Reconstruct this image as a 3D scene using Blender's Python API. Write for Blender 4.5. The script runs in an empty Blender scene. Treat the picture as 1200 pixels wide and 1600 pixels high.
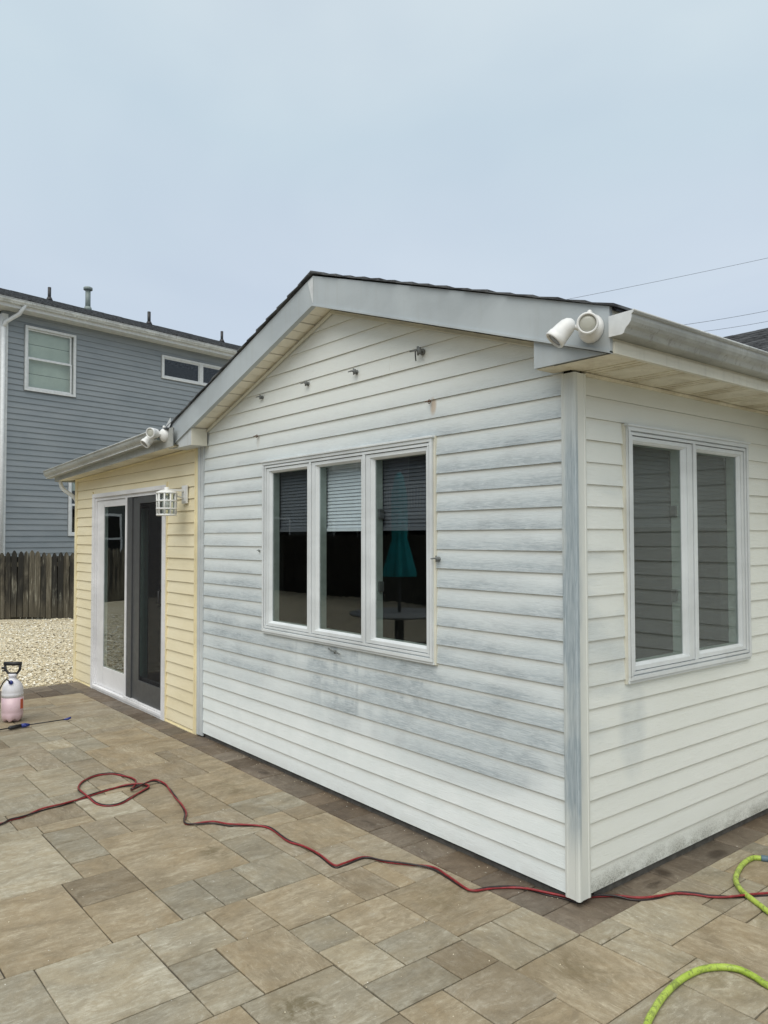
import bpy, bmesh, math, random
from mathutils import Vector, Matrix
R = math.radians
PI = math.pi
random.seed(11)
S = bpy.context.scene
COL = S.collection

# ------------------------------------------------------------------ camera
cd = bpy.data.cameras.new('camera')
cam = bpy.data.objects.new('camera', cd)
COL.objects.link(cam)
yaw, pitch, roll = 0.89042, 0.03267, -0.00174
v = Vector((-math.sin(yaw)*math.cos(pitch), math.cos(yaw)*math.cos(pitch), math.sin(pitch)))
r = Vector((math.cos(yaw), math.sin(yaw), 0))
u = r.cross(v)
r2 = r*math.cos(roll) + u*math.sin(roll)
u2 = -r*math.sin(roll) + u*math.cos(roll)
M = Matrix((r2, u2, -v)).transposed().to_4x4()
M.translation = Vector((2.13887, -2.83251, 1.62966))
cam.matrix_world = M
cd.sensor_fit = 'HORIZONTAL'
cd.sensor_width = 36.0
cd.lens = 36.0*1200.858/1200.0
cd.clip_start = 0.05
cd.clip_end = 2000
S.camera = cam
CP = M.translation.copy()

# ------------------------------------------------------------------ overcast daylight
SUN_EL, SUN_AZ = R(62), R(-48)      # the sun stands high behind the photographer
W = bpy.data.worlds.new('World')
S.world = W
W.use_nodes = True
nt = W.node_tree
nt.nodes.clear()
wo = nt.nodes.new('ShaderNodeOutputWorld')
bg = nt.nodes.new('ShaderNodeBackground')
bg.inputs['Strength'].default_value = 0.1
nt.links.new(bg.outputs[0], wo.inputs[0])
sk = nt.nodes.new('ShaderNodeTexSky')
sk.sky_type = 'NISHITA'
sk.sun_disc = False
sk.sun_elevation = SUN_EL
sk.sun_rotation = SUN_AZ
tc = nt.nodes.new('ShaderNodeTexCoord')
sp = nt.nodes.new('ShaderNodeSeparateXYZ')
nt.links.new(tc.outputs['Generated'], sp.inputs[0])
cn = nt.nodes.new('ShaderNodeTexNoise')
cn.inputs['Scale'].default_value = 2.2
cn.inputs['Detail'].default_value = 5
cn.inputs['Roughness'].default_value = 0.45
cm = nt.nodes.new('ShaderNodeMapping')
cm.inputs['Scale'].default_value = (1, 1, 2.6)
nt.links.new(tc.outputs['Generated'], cm.inputs[0])
nt.links.new(cm.outputs[0], cn.inputs['Vector'])
ma = nt.nodes.new('ShaderNodeMath')
ma.operation = 'MULTIPLY_ADD'
ma.inputs[1].default_value = 0.30
nt.links.new(cn.outputs[0], ma.inputs[0])
nt.links.new(sp.outputs['Z'], ma.inputs[2])
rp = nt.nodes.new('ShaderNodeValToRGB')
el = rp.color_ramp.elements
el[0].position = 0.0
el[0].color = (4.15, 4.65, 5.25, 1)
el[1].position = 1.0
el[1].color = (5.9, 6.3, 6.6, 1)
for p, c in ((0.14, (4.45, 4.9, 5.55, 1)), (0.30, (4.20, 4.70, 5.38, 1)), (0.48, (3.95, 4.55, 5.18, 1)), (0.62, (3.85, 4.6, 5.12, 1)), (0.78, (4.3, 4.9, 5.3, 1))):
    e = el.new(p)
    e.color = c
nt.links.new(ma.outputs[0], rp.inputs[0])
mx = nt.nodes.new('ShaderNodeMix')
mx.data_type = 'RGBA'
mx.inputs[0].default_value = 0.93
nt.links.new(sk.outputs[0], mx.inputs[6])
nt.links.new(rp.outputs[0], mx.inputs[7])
# faint unevenness of the cloud layer
cn2 = nt.nodes.new('ShaderNodeTexNoise')
cn2.inputs['Scale'].default_value = 1.3
cn2.inputs['Detail'].default_value = 4
cn2.inputs['Roughness'].default_value = 0.5
cn2.inputs['Distortion'].default_value = 0.6
nt.links.new(cm.outputs[0], cn2.inputs['Vector'])
r2_ = nt.nodes.new('ShaderNodeValToRGB')
r2_.color_ramp.elements[0].position = 0.30
r2_.color_ramp.elements[0].color = (0.90, 0.915, 0.95, 1)
r2_.color_ramp.elements[1].position = 0.70
r2_.color_ramp.elements[1].color = (1.07, 1.06, 1.035, 1)
nt.links.new(cn2.outputs[0], r2_.inputs[0])
ml = nt.nodes.new('ShaderNodeMix')
ml.data_type = 'RGBA'
ml.blend_type = 'MULTIPLY'
ml.inputs[0].default_value = 1.0
nt.links.new(mx.outputs[2], ml.inputs[6])
nt.links.new(r2_.outputs[0], ml.inputs[7])
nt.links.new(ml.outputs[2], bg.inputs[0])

sd = bpy.data.lights.new('sun', 'SUN')
sd.energy = 1.5
sd.angle = R(60)
sd.color = (1.0, 0.955, 0.87)
sun = bpy.data.objects.new('sun', sd)
COL.objects.link(sun)
sdir = Vector((math.sin(SUN_AZ)*-1*math.cos(SUN_EL)*-1, -math.cos(SUN_AZ)*math.cos(SUN_EL), math.sin(SUN_EL)))
sdir = Vector((0.30, -0.50, 0.81)).normalized()
sk.sun_elevation = math.asin(sdir.z)
sk.sun_rotation = math.atan2(sdir.x, sdir.y)
sun.rotation_euler = sdir.to_track_quat('Z', 'Y').to_euler()

vs = S.view_settings
S.display_settings.display_device = 'sRGB'
vs.view_transform = 'Standard'
vs.look = 'None'
vs.exposure = 0.64
vs.gamma = 1.0
vs.use_curve_mapping = False
S.cycles.max_bounces = 8
S.cycles.transparent_max_bounces = 16
S.cycles.use_denoising = True

# ------------------------------------------------------------------ node helper
class NM:
    def __init__(s, name):
        s.m = bpy.data.materials.new(name)
        s.m.use_nodes = True
        s.t = s.m.node_tree
        s.b = s.t.nodes['Principled BSDF']
        s.out = s.t.nodes['Material Output']
    def n(s, k, **kw):
        x = s.t.nodes.new(k)
        for a, b in kw.items():
            setattr(x, a, b)
        return x
    def put(s, sock, val):
        if val is None:
            return
        if isinstance(val, bpy.types.NodeSocket):
            s.t.links.new(val, sock)
        else:
            if hasattr(sock.default_value, '__len__') and not hasattr(val, '__len__'):
                val = [val]*len(sock.default_value)
            if hasattr(sock.default_value, '__len__') and len(sock.default_value) == 4 and len(val) == 3:
                val = tuple(val) + (1,)
            sock.default_value = val
    def pos(s):
        return s.n('ShaderNodeNewGeometry').outputs['Position']
    def obj(s):
        return s.n('ShaderNodeTexCoord').outputs['Object']
    def rnd(s):
        return s.n('ShaderNodeObjectInfo').outputs['Random']
    def map(s, vec, scale=(1, 1, 1), loc=(0, 0, 0), rot=(0, 0, 0)):
        x = s.n('ShaderNodeMapping')
        s.put(x.inputs[0], vec)
        x.inputs['Scale'].default_value = scale
        x.inputs['Location'].default_value = loc
        x.inputs['Rotation'].default_value = rot
        return x.outputs[0]
    def noise(s, vec, scale=5, det=3, rough=0.5, dist=0, w=None):
        x = s.n('ShaderNodeTexNoise')
        if w is not None:
            x.noise_dimensions = '4D'
            s.put(x.inputs['W'], w)
        s.put(x.inputs['Vector'], vec)
        x.inputs['Scale'].default_value = scale
        x.inputs['Detail'].default_value = det
        x.inputs['Roughness'].default_value = rough
        x.inputs['Distortion'].default_value = dist
        return x.outputs['Fac']
    def vor(s, vec, scale=5, out='Color'):
        x = s.n('ShaderNodeTexVoronoi')
        s.put(x.inputs['Vector'], vec)
        x.inputs['Scale'].default_value = scale
        return x.outputs[out]
    def math(s, op, a, b=None, c=None, clamp=False):
        x = s.n('ShaderNodeMath', operation=op, use_clamp=clamp)
        s.put(x.inputs[0], a)
        s.put(x.inputs[1], b)
        if c is not None:
            s.put(x.inputs[2], c)
        return x.outputs[0]
    def mr(s, val, a, b, c=0.0, d=1.0, smooth=True):
        x = s.n('ShaderNodeMapRange', clamp=True)
        x.interpolation_type = 'SMOOTHSTEP' if smooth else 'LINEAR'
        s.put(x.inputs[0], val)
        for i, q in enumerate((a, b, c, d)):
            x.inputs[i+1].default_value = q
        return x.outputs[0]
    def mix(s, f, a, b, mode='MIX'):
        x = s.n('ShaderNodeMix', data_type='RGBA', blend_type=mode)
        s.put(x.inputs[0], f)
        s.put(x.inputs[6], a)
        s.put(x.inputs[7], b)
        return x.outputs[2]
    def sep(s, vec):
        x = s.n('ShaderNodeSeparateXYZ')
        s.put(x.inputs[0], vec)
        return x.outputs
    def comb(s, a, b, c):
        x = s.n('ShaderNodeCombineXYZ')
        for i, q in enumerate((a, b, c)):
            s.put(x.inputs[i], q)
        return x.outputs[0]
    def add(s, a, b):
        x = s.n('ShaderNodeVectorMath', operation='ADD')
        s.put(x.inputs[0], a)
        s.put(x.inputs[1], b)
        return x.outputs[0]
    def mul(s, *a):
        q = a[0]
        for b in a[1:]:
            q = s.math('MULTIPLY', q, b)
        return q
    def blob(s, xs, zs, cx, cz, rx, rz):
        # soft elliptic patch of dirt at its own place on a wall
        a = s.math('DIVIDE', s.math('SUBTRACT', xs, cx), rx)
        b = s.math('DIVIDE', s.math('SUBTRACT', zs, cz), rz)
        q = s.math('ADD', s.math('MULTIPLY', a, a), s.math('MULTIPLY', b, b))
        return s.mr(q, 0.0, 1.0, 1.0, 0.0)
    def bump(s, h, strength=0.3, dist=0.002):
        x = s.n('ShaderNodeBump')
        x.inputs['Strength'].default_value = strength
        x.inputs['Distance'].default_value = dist
        s.put(x.inputs['Height'], h)
        s.t.links.new(x.outputs[0], s.b.inputs['Normal'])
    def fin(s, col=None, rough=0.5, metal=0.0, spec=None):
        s.put(s.b.inputs['Base Color'], col)
        s.put(s.b.inputs['Roughness'], rough)
        s.b.inputs['Metallic'].default_value = metal
        if spec is not None:
            s.b.inputs['Specular IOR Level'].default_value = spec
        return s.m

def plain(name, col, rough=0.5, var=0.12, scale=14, metal=0.0, bump=0.0, spec=None):
    m = NM(name)
    p = m.obj()
    nz = m.noise(p, scale, 4, 0.6)
    c = m.mix(m.mr(nz, 0.3, 0.75), [q*(1-var) for q in col], [min(1, q*(1+var)) for q in col])
    rr = m.mr(m.noise(p, scale*2, 2), 0.2, 0.8, rough*0.85, min(1, rough*1.15))
    if bump:
        m.bump(m.noise(p, scale*12, 3), bump, 0.002)
    return m.fin(c, rr, metal, spec)

def white_siding():
    m = NM('weathered_white_vinyl')
    P = m.pos()
    X, Y, Z = m.sep(P)[0], m.sep(P)[1], m.sep(P)[2]
    hor = m.math('ADD', X, Y)                       # runs along either wall
    row = m.math('FLOOR', m.math('DIVIDE', m.math('SUBTRACT', Z, 0.0408), 0.1016))
    inrow = m.math('FRACT', m.math('DIVIDE', m.math('SUBTRACT', Z, 0.0408), 0.1016))
    rowv = m.comb(m.math('MULTIPLY', hor, 1.5), m.math('MULTIPLY', row, 3.7), m.math('MULTIPLY', Z, 5.0))
    n1 = m.noise(rowv, 1.0, 3, 0.45)
    n2 = m.noise(m.map(P, (3.3, 3.3, 3.6)), 1.0, 5, 0.62, 0.8)
    n3 = m.noise(m.map(P, (0.8, 0.8, 1.3)), 1.0, 2, 0.5)
    grain = m.noise(m.map(P, (10, 10, 150)), 1.0, 4, 0.66, 1.6)
    gable = m.mr(Y, 0.02, 0.06, 1.0, 0.0)
    broad = m.noise(m.map(P, (0.9, 0.9, 2.2)), 1.0, 3, 0.5, 0.4)
    lobes = m.noise(m.map(P, (4.2, 4.2, 2.2)), 1.0, 3, 0.45, 0.4)
    lowb = m.mr(inrow, 0.75, 0.05, 0.45, 1.0)          # each board is more weathered towards its lower edge
    band = m.mul(m.mr(Z, 0.30, 0.75), m.mr(Z, 2.10, 2.62, 1.0, 0.0))
    right = m.mr(X, -1.7, -0.7, 0.62, 1.0)
    soft = m.noise(m.map(P, (1.4, 1.4, 3.0)), 1.0, 3, 0.5, 0.6)
    g = m.mul(gable, band, right, m.mr(n1, 0.20, 0.60, 0.62, 1.0), m.mr(soft, 0.25, 0.6, 0.70, 1.0), lowb)
    g = m.math('ADD', g, m.mul(gable, m.blob(X, Z, -1.75, 0.74, 0.80, 0.36), m.mr(lobes, 0.34, 0.62, 0.1, 0.85), lowb))
    drips = m.noise(m.map(P, (11, 11, 0.8)), 1.0, 4, 0.6, 0.2)
    g = m.math('ADD', g, m.mul(gable, m.blob(X, Z, -1.65, 0.80, 0.85, 0.30), m.mr(drips, 0.46, 0.66, 0.0, 0.6)))
    g = m.math('ADD', g, m.mul(gable, m.blob(X, Z, -0.75, 0.68, 1.05, 0.42), m.mr(soft, 0.34, 0.6, 0.1, 0.75), lowb))
    g = m.math('ADD', g, m.mul(gable, m.blob(X, Z, -3.05, 1.00, 0.85, 0.50), m.mr(n1, 0.30, 0.62, 0.2, 0.6), lowb))
    side = m.mr(Y, 0.02, 0.06)
    g = m.math('ADD', g, m.mul(side, m.blob(Y, Z, 0.2, 1.2, 0.5, 0.9), m.mr(soft, 0.42, 0.62, 0.0, 0.40)))
    g = m.math('ADD', g, m.mul(side, m.blob(Y, Z, 0.42, 0.72, 0.14, 0.30), m.mr(lobes, 0.35, 0.60, 0.1, 0.32)))
    g = m.math('MULTIPLY', g, 1.22, clamp=True)
    g = m.math('MULTIPLY', g, 0.92)
    cream = m.mix(m.mr(n3, 0.3, 0.7), (0.745, 0.765, 0.715), (0.795, 0.815, 0.775))
    whit = m.mix(m.mr(n2, 0.3, 0.7), (0.75, 0.795, 0.785), (0.81, 0.845, 0.835))
    base = m.mix(m.mul(gable, m.mr(Z, 2.75, 1.95)), cream, whit)
    blue = m.mix(m.mr(n2, 0.40, 0.72), (0.415, 0.47, 0.495), (0.285, 0.33, 0.355))
    c = m.mix(g, base, blue)
    # worn chalky streaks along the moulded grain, only where the skin is weathered
    gr = m.mr(grain, 0.42, 0.62)
    c = m.mix(m.mul(gr, m.math('MULTIPLY_ADD', g, 0.30, 0.08)), c, (0.80, 0.84, 0.84))
    c = m.mix(m.mul(m.mr(grain, 0.46, 0.34), m.math('MULTIPLY_ADD', g, 0.20, 0.02)), c, (0.30, 0.345, 0.37))
    # dirt that collects under each lap, pale green brown
    c = m.mix(m.mul(m.mr(inrow, 0.72, 0.95), 0.62), c, (0.72, 0.71, 0.64))
    # mould at the foot of the side wall
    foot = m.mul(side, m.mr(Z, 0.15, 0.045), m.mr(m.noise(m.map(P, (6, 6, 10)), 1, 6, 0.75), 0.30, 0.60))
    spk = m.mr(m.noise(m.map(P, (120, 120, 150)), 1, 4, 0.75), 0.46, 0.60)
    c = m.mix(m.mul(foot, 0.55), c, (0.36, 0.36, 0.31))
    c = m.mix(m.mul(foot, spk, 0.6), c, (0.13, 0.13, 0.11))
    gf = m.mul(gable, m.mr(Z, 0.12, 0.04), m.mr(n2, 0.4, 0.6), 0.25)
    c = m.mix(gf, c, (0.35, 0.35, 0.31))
    # rust run under the two eye screws
    for cx, cz, k in ((-0.925, 2.365, 0.6), (-2.82, 2.36, 0.25)):
        c = m.mix(m.mul(gable, m.blob(X, Z, cx, cz-0.025, 0.030, 0.060), k, m.mr(n2, 0.3, 0.6, 0.5, 1)), c, (0.42, 0.26, 0.12))
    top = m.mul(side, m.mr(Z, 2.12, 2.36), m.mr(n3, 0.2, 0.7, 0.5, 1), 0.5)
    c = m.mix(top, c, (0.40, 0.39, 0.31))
    m.bump(m.math('ADD', m.math('MULTIPLY', grain, 1.0), m.math('MULTIPLY', m.noise(m.map(P, (3, 3, 8)), 1, 2), 1.5)), 0.9, 0.0020)
    return m.fin(c, m.mr(n2, 0.3, 0.7, 0.5, 0.72), 0, 0.35)

def corner_vinyl():
    m = NM('weathered_corner_post')
    P = m.pos()
    X, Y, Z = m.sep(P)[0], m.sep(P)[1], m.sep(P)[2]
    st = m.noise(m.map(P, (420, 420, 9)), 1, 4, 0.6, 0.6)
    n2 = m.noise(m.map(P, (4, 4, 1.7)), 1, 4, 0.6)
    fr = m.mul(m.mr(Y, 0.004, -0.002), m.mr(X, -0.052, -0.022, 0.45, 1.0), m.mr(Z, 0.10, 0.5), m.mr(Z, 2.35, 1.9, 0.35, 1.0), m.mr(n2, 0.25, 0.6, 0.55, 1))
    sd_ = m.mul(m.mr(Y, 0.002, 0.05, 0.75, 0.0), m.mr(n2, 0.4, 0.62, 0.15, 0.9), m.mr(Z, 0.2, 0.6), m.mr(Z, 2.1, 1.6))
    f = m.math('ADD', fr, sd_, clamp=True)
    dark = m.mix(m.mr(st, 0.38, 0.62), (0.27, 0.325, 0.355), (0.42, 0.475, 0.50))
    c = m.mix(f, m.mix(n2, (0.63, 0.65, 0.60), (0.72, 0.73, 0.69)), dark)
    m.bump(st, 0.4, 0.001)
    return m.fin(c, 0.6, 0, 0.3)

def yellow_vinyl():
    m = NM('cream_yellow_vinyl')
    P = m.pos()
    Z = m.sep(P)[2]
    n = m.noise(m.map(P, (1.2, 1.2, 3)), 1, 4, 0.6)
    gr = m.noise(m.map(P, (12, 12, 160)), 1, 3, 0.6, 0.8)
    c = m.mix(m.mr(n, 0.3, 0.7), (0.79, 0.70, 0.48), (0.85, 0.77, 0.56))
    inrow = m.math('FRACT', m.math('DIVIDE', m.math('SUBTRACT', Z, 0.030), 0.1016))
    c = m.mix(m.mul(m.mr(inrow, 0.90, 1.0), 0.4), c, (0.40, 0.30, 0.15))
    c = m.mix(m.mul(m.mr(m.noise(m.map(P, (3, 3, 14)), 1, 4, 0.7), 0.52, 0.7), 0.18), c, (0.56, 0.48, 0.30))
    m.bump(gr, 0.25, 0.001)
    return m.fin(c, 0.5, 0, 0.35)

def coil(name, col, streak=0.35, dirt=(0.32, 0.31, 0.26)):
    m = NM(name)
    P = m.pos()
    n = m.noise(m.map(P, (1.5, 1.5, 3)), 1, 5, 0.6, 0.5)
    s_ = m.noise(m.map(P, (22, 22, 1.2)), 1, 4, 0.6)
    c = m.mix(m.mr(n, 0.3, 0.7), [q*0.88 for q in col], [min(1, q*1.08) for q in col])
    c = m.mix(m.mul(m.mr(s_, 0.5, 0.75), streak), c, dirt)
    sp = m.mr(m.noise(P, 130, 2, 0.7), 0.70, 0.78)
    c = m.mix(m.mul(sp, 0.4), c, (0.12, 0.12, 0.10))
    m.bump(m.noise(m.map(P, (5, 5, 5)), 1, 3), 0.25, 0.004)
    return m.fin(c, m.mr(n, 0.2, 0.8, 0.38, 0.6), 0, 0.4)

def gutter_mat(name, col):
    m = NM(name)
    P = m.pos()
    n = m.noise(m.map(P, (2.2, 2.2, 5)), 1, 5, 0.65, 0.7)
    run = m.noise(m.map(P, (34, 34, 3)), 1, 4, 0.7)
    c = m.mix(m.mr(n, 0.35, 0.65), col, [q*0.72 for q in col])
    c = m.mix(m.mul(m.mr(run, 0.52, 0.72), 0.5), c, (0.15, 0.145, 0.12))
    c = m.mix(m.mul(m.mr(m.noise(P, 90, 3, 0.7), 0.60, 0.72), 0.5), c, (0.10, 0.10, 0.08))
    return m.fin(c, 0.45, 0, 0.4)

def soffit_mat():
    m = NM('stained_cream_soffit')
    P = m.pos()
    n = m.noise(m.map(P, (3, 3, 3)), 1, 5, 0.65, 1)
    c = m.mix(m.mr(n, 0.35, 0.66), (0.74, 0.70, 0.57), (0.55, 0.50, 0.38))
    c = m.mix(m.mul(m.mr(m.noise(P, 60, 3, 0.7), 0.58, 0.72), 0.4), c, (0.2, 0.18, 0.13))
    return m.fin(c, 0.6, 0, 0.3)

def paver_mat(name, a, b, lightc, dark, wet=0.0):
    m = NM(name)
    oi = m.n('ShaderNodeObjectInfo')
    rd = oi.outputs['Random']
    tone = oi.outputs['Color']
    o = m.add(m.obj(), m.comb(m.math('MULTIPLY', rd, 37.0), m.math('MULTIPLY', rd, 91.0), 0.0))
    warp = m.noise(o, 4.0, 2, 0.5)
    ow = m.add(o, m.comb(0.0, m.math('MULTIPLY', warp, 0.10), 0.0))
    streak = m.noise(m.map(ow, (3.4, 13, 1)), 1, 8, 0.74, 0.15)
    fine = m.noise(m.map(ow, (14, 95, 1)), 1, 5, 0.65, 0.5)
    cloud = m.noise(o, 4.2, 5, 0.62, 0.8)
    grit = m.noise(o, 300, 3, 0.7)
    mott = m.noise(o, 38, 5, 0.75)
    pits = m.noise(m.map(ow, (24, 60, 1)), 1, 4, 0.75, 1.0)
    P = m.pos()
    c = m.mix(m.mr(cloud, 0.32, 0.68), a, b)
    blot = m.noise(m.map(ow, (3.2, 5.5, 1)), 1, 7, 0.62, 1.0)
    chalk = m.noise(m.map(ow, (14, 30, 1)), 1, 8, 0.76, 0.5)
    c = m.mix(m.mul(m.mr(streak, 0.48, 0.74), 0.50), c, lightc)
    c = m.mix(m.mul(m.mr(streak, 0.48, 0.32), 0.42), c, dark)
    c = m.mix(m.mul(m.mr(fine, 0.54, 0.70), m.mr(cloud, 0.40, 0.62), 0.50), c, [q*1.25 for q in lightc])
    c = m.mix(m.mul(m.mr(chalk, 0.42, 0.66), m.mr(blot, 0.42, 0.64), 0.42), c, [q*1.28 for q in lightc])
    c = m.mix(m.mul(m.mr(blot, 0.47, 0.33), 0.36), c, dark)
    c = m.mix(m.mul(m.mr(pits, 0.60, 0.72), m.mr(cloud, 0.62, 0.45), 0.55), c, dark)
    c = m.mix(m.mr(mott, 0.30, 0.50, 0.30, 0.0), c, dark)
    c = m.mix(m.mr(mott, 0.52, 0.72, 0.0, 0.35), c, [q*1.1 for q in lightc])
    # the stones differ in cast
    c = m.mix(1.0, c, tone, 'MULTIPLY')
    # worn dirt patches that run over several stones
    gl = m.noise(m.map(P, (1.1, 1.1, 1)), 1, 5, 0.6, 0.6)
    c = m.mix(m.mul(m.mr(gl, 0.52, 0.72), 0.28), c, (0.13, 0.10, 0.055))
    c = m.mix(m.mul(m.mr(m.noise(P, 9, 4, 0.7), 0.62, 0.74), 0.35), c, (0.40, 0.38, 0.32))
    c = m.mix(m.mr(grit, 0.35, 0.7, 0.0, 0.16), c, (0.03, 0.025, 0.02))
    specks = m.mr(m.noise(P, 55, 2, 0.5), 0.735, 0.76)
    c = m.mix(m.mul(specks, 0.75), c, (0.6, 0.58, 0.52))
    if not wet:
        X_, Y_ = m.sep(P)[0], m.sep(P)[1]
        for cx, cy, rx_, ry_, k_ in ((-0.16, -1.35, 0.16, 0.12, 0.75), (-1.55, -0.98, 0.16, 0.10, 0.5), (-2.45, -0.40, 0.25, 0.15, 0.35), (-0.45, -0.40, 0.20, 0.14, 0.35), (0.65, -0.05, 0.25, 0.2, 0.4), (0.32, -0.40, 0.22, 0.16, 0.35)):
            c = m.mix(m.mul(m.blob(X_, Y_, cx, cy, rx_, ry_), m.mr(m.noise(P, 13, 5, 0.7, 0.8), 0.36, 0.62), k_), c, (0.115, 0.090, 0.042))
    if wet:
        X_, Y_ = m.sep(P)[0], m.sep(P)[1]
        for cx, cy, rx_, ry_ in ((0.085, 0.46, 0.05, 0.085), (0.05, 0.60, 0.06, 0.05), (-1.35, -0.12, 0.10, 0.04), (-2.6, -0.10, 0.12, 0.05), (0.10, 1.02, 0.05, 0.10)):
            c = m.mix(m.mul(m.blob(X_, Y_, cx, cy, rx_, ry_), m.mr(blot, 0.40, 0.55), 0.85), c, (0.045, 0.032, 0.022))
    h = m.math('ADD', m.math('ADD', m.math('MULTIPLY', streak, 0.5), m.math('MULTIPLY', mott, 0.5)), m.math('ADD', m.math('MULTIPLY', fine, 0.35), m.math('MULTIPLY', grit, 0.22)))
    m.bump(h, 0.8, 0.004)
    return m.fin(c, m.mr(cloud, 0.3, 0.7, 0.62 - wet, 0.85 - wet), 0, 0.3)

def glass_mat(name, tint=(0.90, 0.935, 0.925), f0=0.033):
    m = NM(name)
    m.t.nodes.remove(m.b)
    lw = m.n('ShaderNodeLayerWeight')
    lw.inputs[0].default_value = 0.5
    fr = m.math('POWER', lw.outputs['Facing'], 5.0)
    fr = m.math('MULTIPLY_ADD', fr, 0.95, f0, clamp=True)
    tr = m.n('ShaderNodeBsdfTransparent')
    tr.inputs[0].default_value = (*tint, 1)
    gl = m.n('ShaderNodeBsdfGlossy')
    gl.inputs['Roughness'].default_value = 0.012
    gl.inputs[0].default_value = (0.95, 0.97, 1, 1)
    bp = m.n('ShaderNodeBump')
    bp.inputs['Strength'].default_value = 0.08
    bp.inputs['Distance'].default_value = 0.01
    m.put(bp.inputs['Height'], m.noise(m.pos(), 2.2, 1, 0.3))
    m.t.links.new(bp.outputs[0], gl.inputs['Normal'])
    mxs = m.n('ShaderNodeMixShader')
    m.put(mxs.inputs[0], fr)
    m.t.links.new(tr.outputs[0], mxs.inputs[1])
    m.t.links.new(gl.outputs[0], mxs.inputs[2])
    m.t.links.new(mxs.outputs[0], m.out.inputs[0])
    return m.m

def gravel_mat():
    m = NM('cream_gravel')
    P = m.pos()
    rc = m.vor(P, 42)
    n = m.noise(P, 3, 4)
    c = m.mix(m.sep(rc)[0], (0.71, 0.63, 0.46), (0.46, 0.395, 0.26))
    c = m.mix(m.mr(n, 0.35, 0.7), c, m.mix(m.sep(rc)[1], (0.72, 0.66, 0.52), (0.50, 0.44, 0.31)))
    m.bump(m.vor(P, 42, 'Distance'), 1.0, 0.02)
    return m.fin(c, 0.9)

def pebble_mat():
    m = NM('pebbles')
    P = m.pos()
    rc = m.vor(P, 28)
    x = m.sep(rc)
    c = m.mix(x[0], (0.79, 0.72, 0.55), (0.56, 0.48, 0.33))
    c = m.mix(m.mr(x[1], 0.72, 0.9), c, (0.82, 0.80, 0.72))
    c = m.mix(m.mr(x[2], 0.82, 0.95), c, (0.22, 0.18, 0.12))
    return m.fin(c, 0.85)

def shingle_mat():
    m = NM('charcoal_shingle')
    P = m.pos()
    n = m.noise(m.map(P, (5, 16, 16)), 1, 4, 0.7)
    g = m.noise(P, 220, 2, 0.7)
    c = m.mix(m.mr(n, 0.35, 0.65), (0.026, 0.028, 0.031), (0.12, 0.125, 0.13))
    c = m.mix(m.mr(g, 0.5, 0.8, 0, 0.5), c, (0.16, 0.16, 0.16))
    m.bump(g, 0.6, 0.003)
    return m.fin(c, 0.9)

def grey_siding():
    m = NM('blue_grey_vinyl')
    P = m.pos()
    n = m.noise(m.map(P, (0.5, 0.5, 1.4)), 1, 5, 0.6, 0.5)
    s_ = m.noise(m.map(P, (1.3, 1.3, 26)), 1, 4, 0.65)
    c = m.mix(m.mr(n, 0.3, 0.7), (0.212, 0.242, 0.262), (0.27, 0.298, 0.315))
    c = m.mix(m.mul(m.mr(s_, 0.58, 0.75), 0.25), c, (0.38, 0.40, 0.41))
    for cx, cz, rx, rz in ((3.2, 4.62, 0.75, 0.06), (2.0, 4.2, 0.6, 0.05), (3.0, 3.95, 0.5, 0.05)):
        pass
    return m.fin(c, 0.6, 0, 0.3)

def picket_mat():
    m = NM('weathered_picket')
    oi = m.n('ShaderNodeObjectInfo')
    rd = oi.outputs['Random']
    P = m.pos()
    o = m.add(P, m.comb(m.math('MULTIPLY', rd, 31.0), 0.0, m.math('MULTIPLY', rd, 17.0)))
    Z = m.sep(P)[2]
    g = m.noise(m.map(o, (26, 26, 1.6)), 1, 5, 0.7, 0.6)
    b = m.noise(m.map(o, (5, 5, 1.8)), 1, 4, 0.65, 0.5)
    c = m.mix(m.mr(g, 0.35, 0.68), (0.050, 0.042, 0.028), (0.165, 0.148, 0.11))
    sh = m.mr(m.math('ADD', m.math('MULTIPLY', rd, 0.55), b), 0.60, 1.02)
    c = m.mix(sh, (0.014, 0.013, 0.010), c)
    pale = m.mul(m.mr(g, 0.52, 0.66), m.mr(b, 0.46, 0.62), 0.55)
    c = m.mix(pale, c, (0.36, 0.36, 0.30))
    c = m.mix(m.mul(m.mr(Z, 0.45, 0.15), 0.6), c, (0.075, 0.065, 0.045))
    m.bump(g, 0.7, 0.006)
    return m.fin(c, 0.9)

def hose_mat():
    m = NM('green_rubber_hose')
    P = m.pos()
    n = m.noise(P, 38, 5, 0.7, 1.0)
    n2 = m.noise(P, 9, 3, 0.6)
    c = m.mix(m.mr(n2, 0.3, 0.7), (0.31, 0.44, 0.045), (0.42, 0.54, 0.09))
    c = m.mix(m.mul(m.mr(n, 0.47, 0.62), 0.8), c, (0.16, 0.20, 0.05))
    c = m.mix(m.mul(m.mr(m.noise(P, 130, 3, 0.7), 0.62, 0.7), 0.7), c, (0.05, 0.05, 0.03))
    m.bump(n, 0.3, 0.001)
    return m.fin(c, 0.45)

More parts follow.
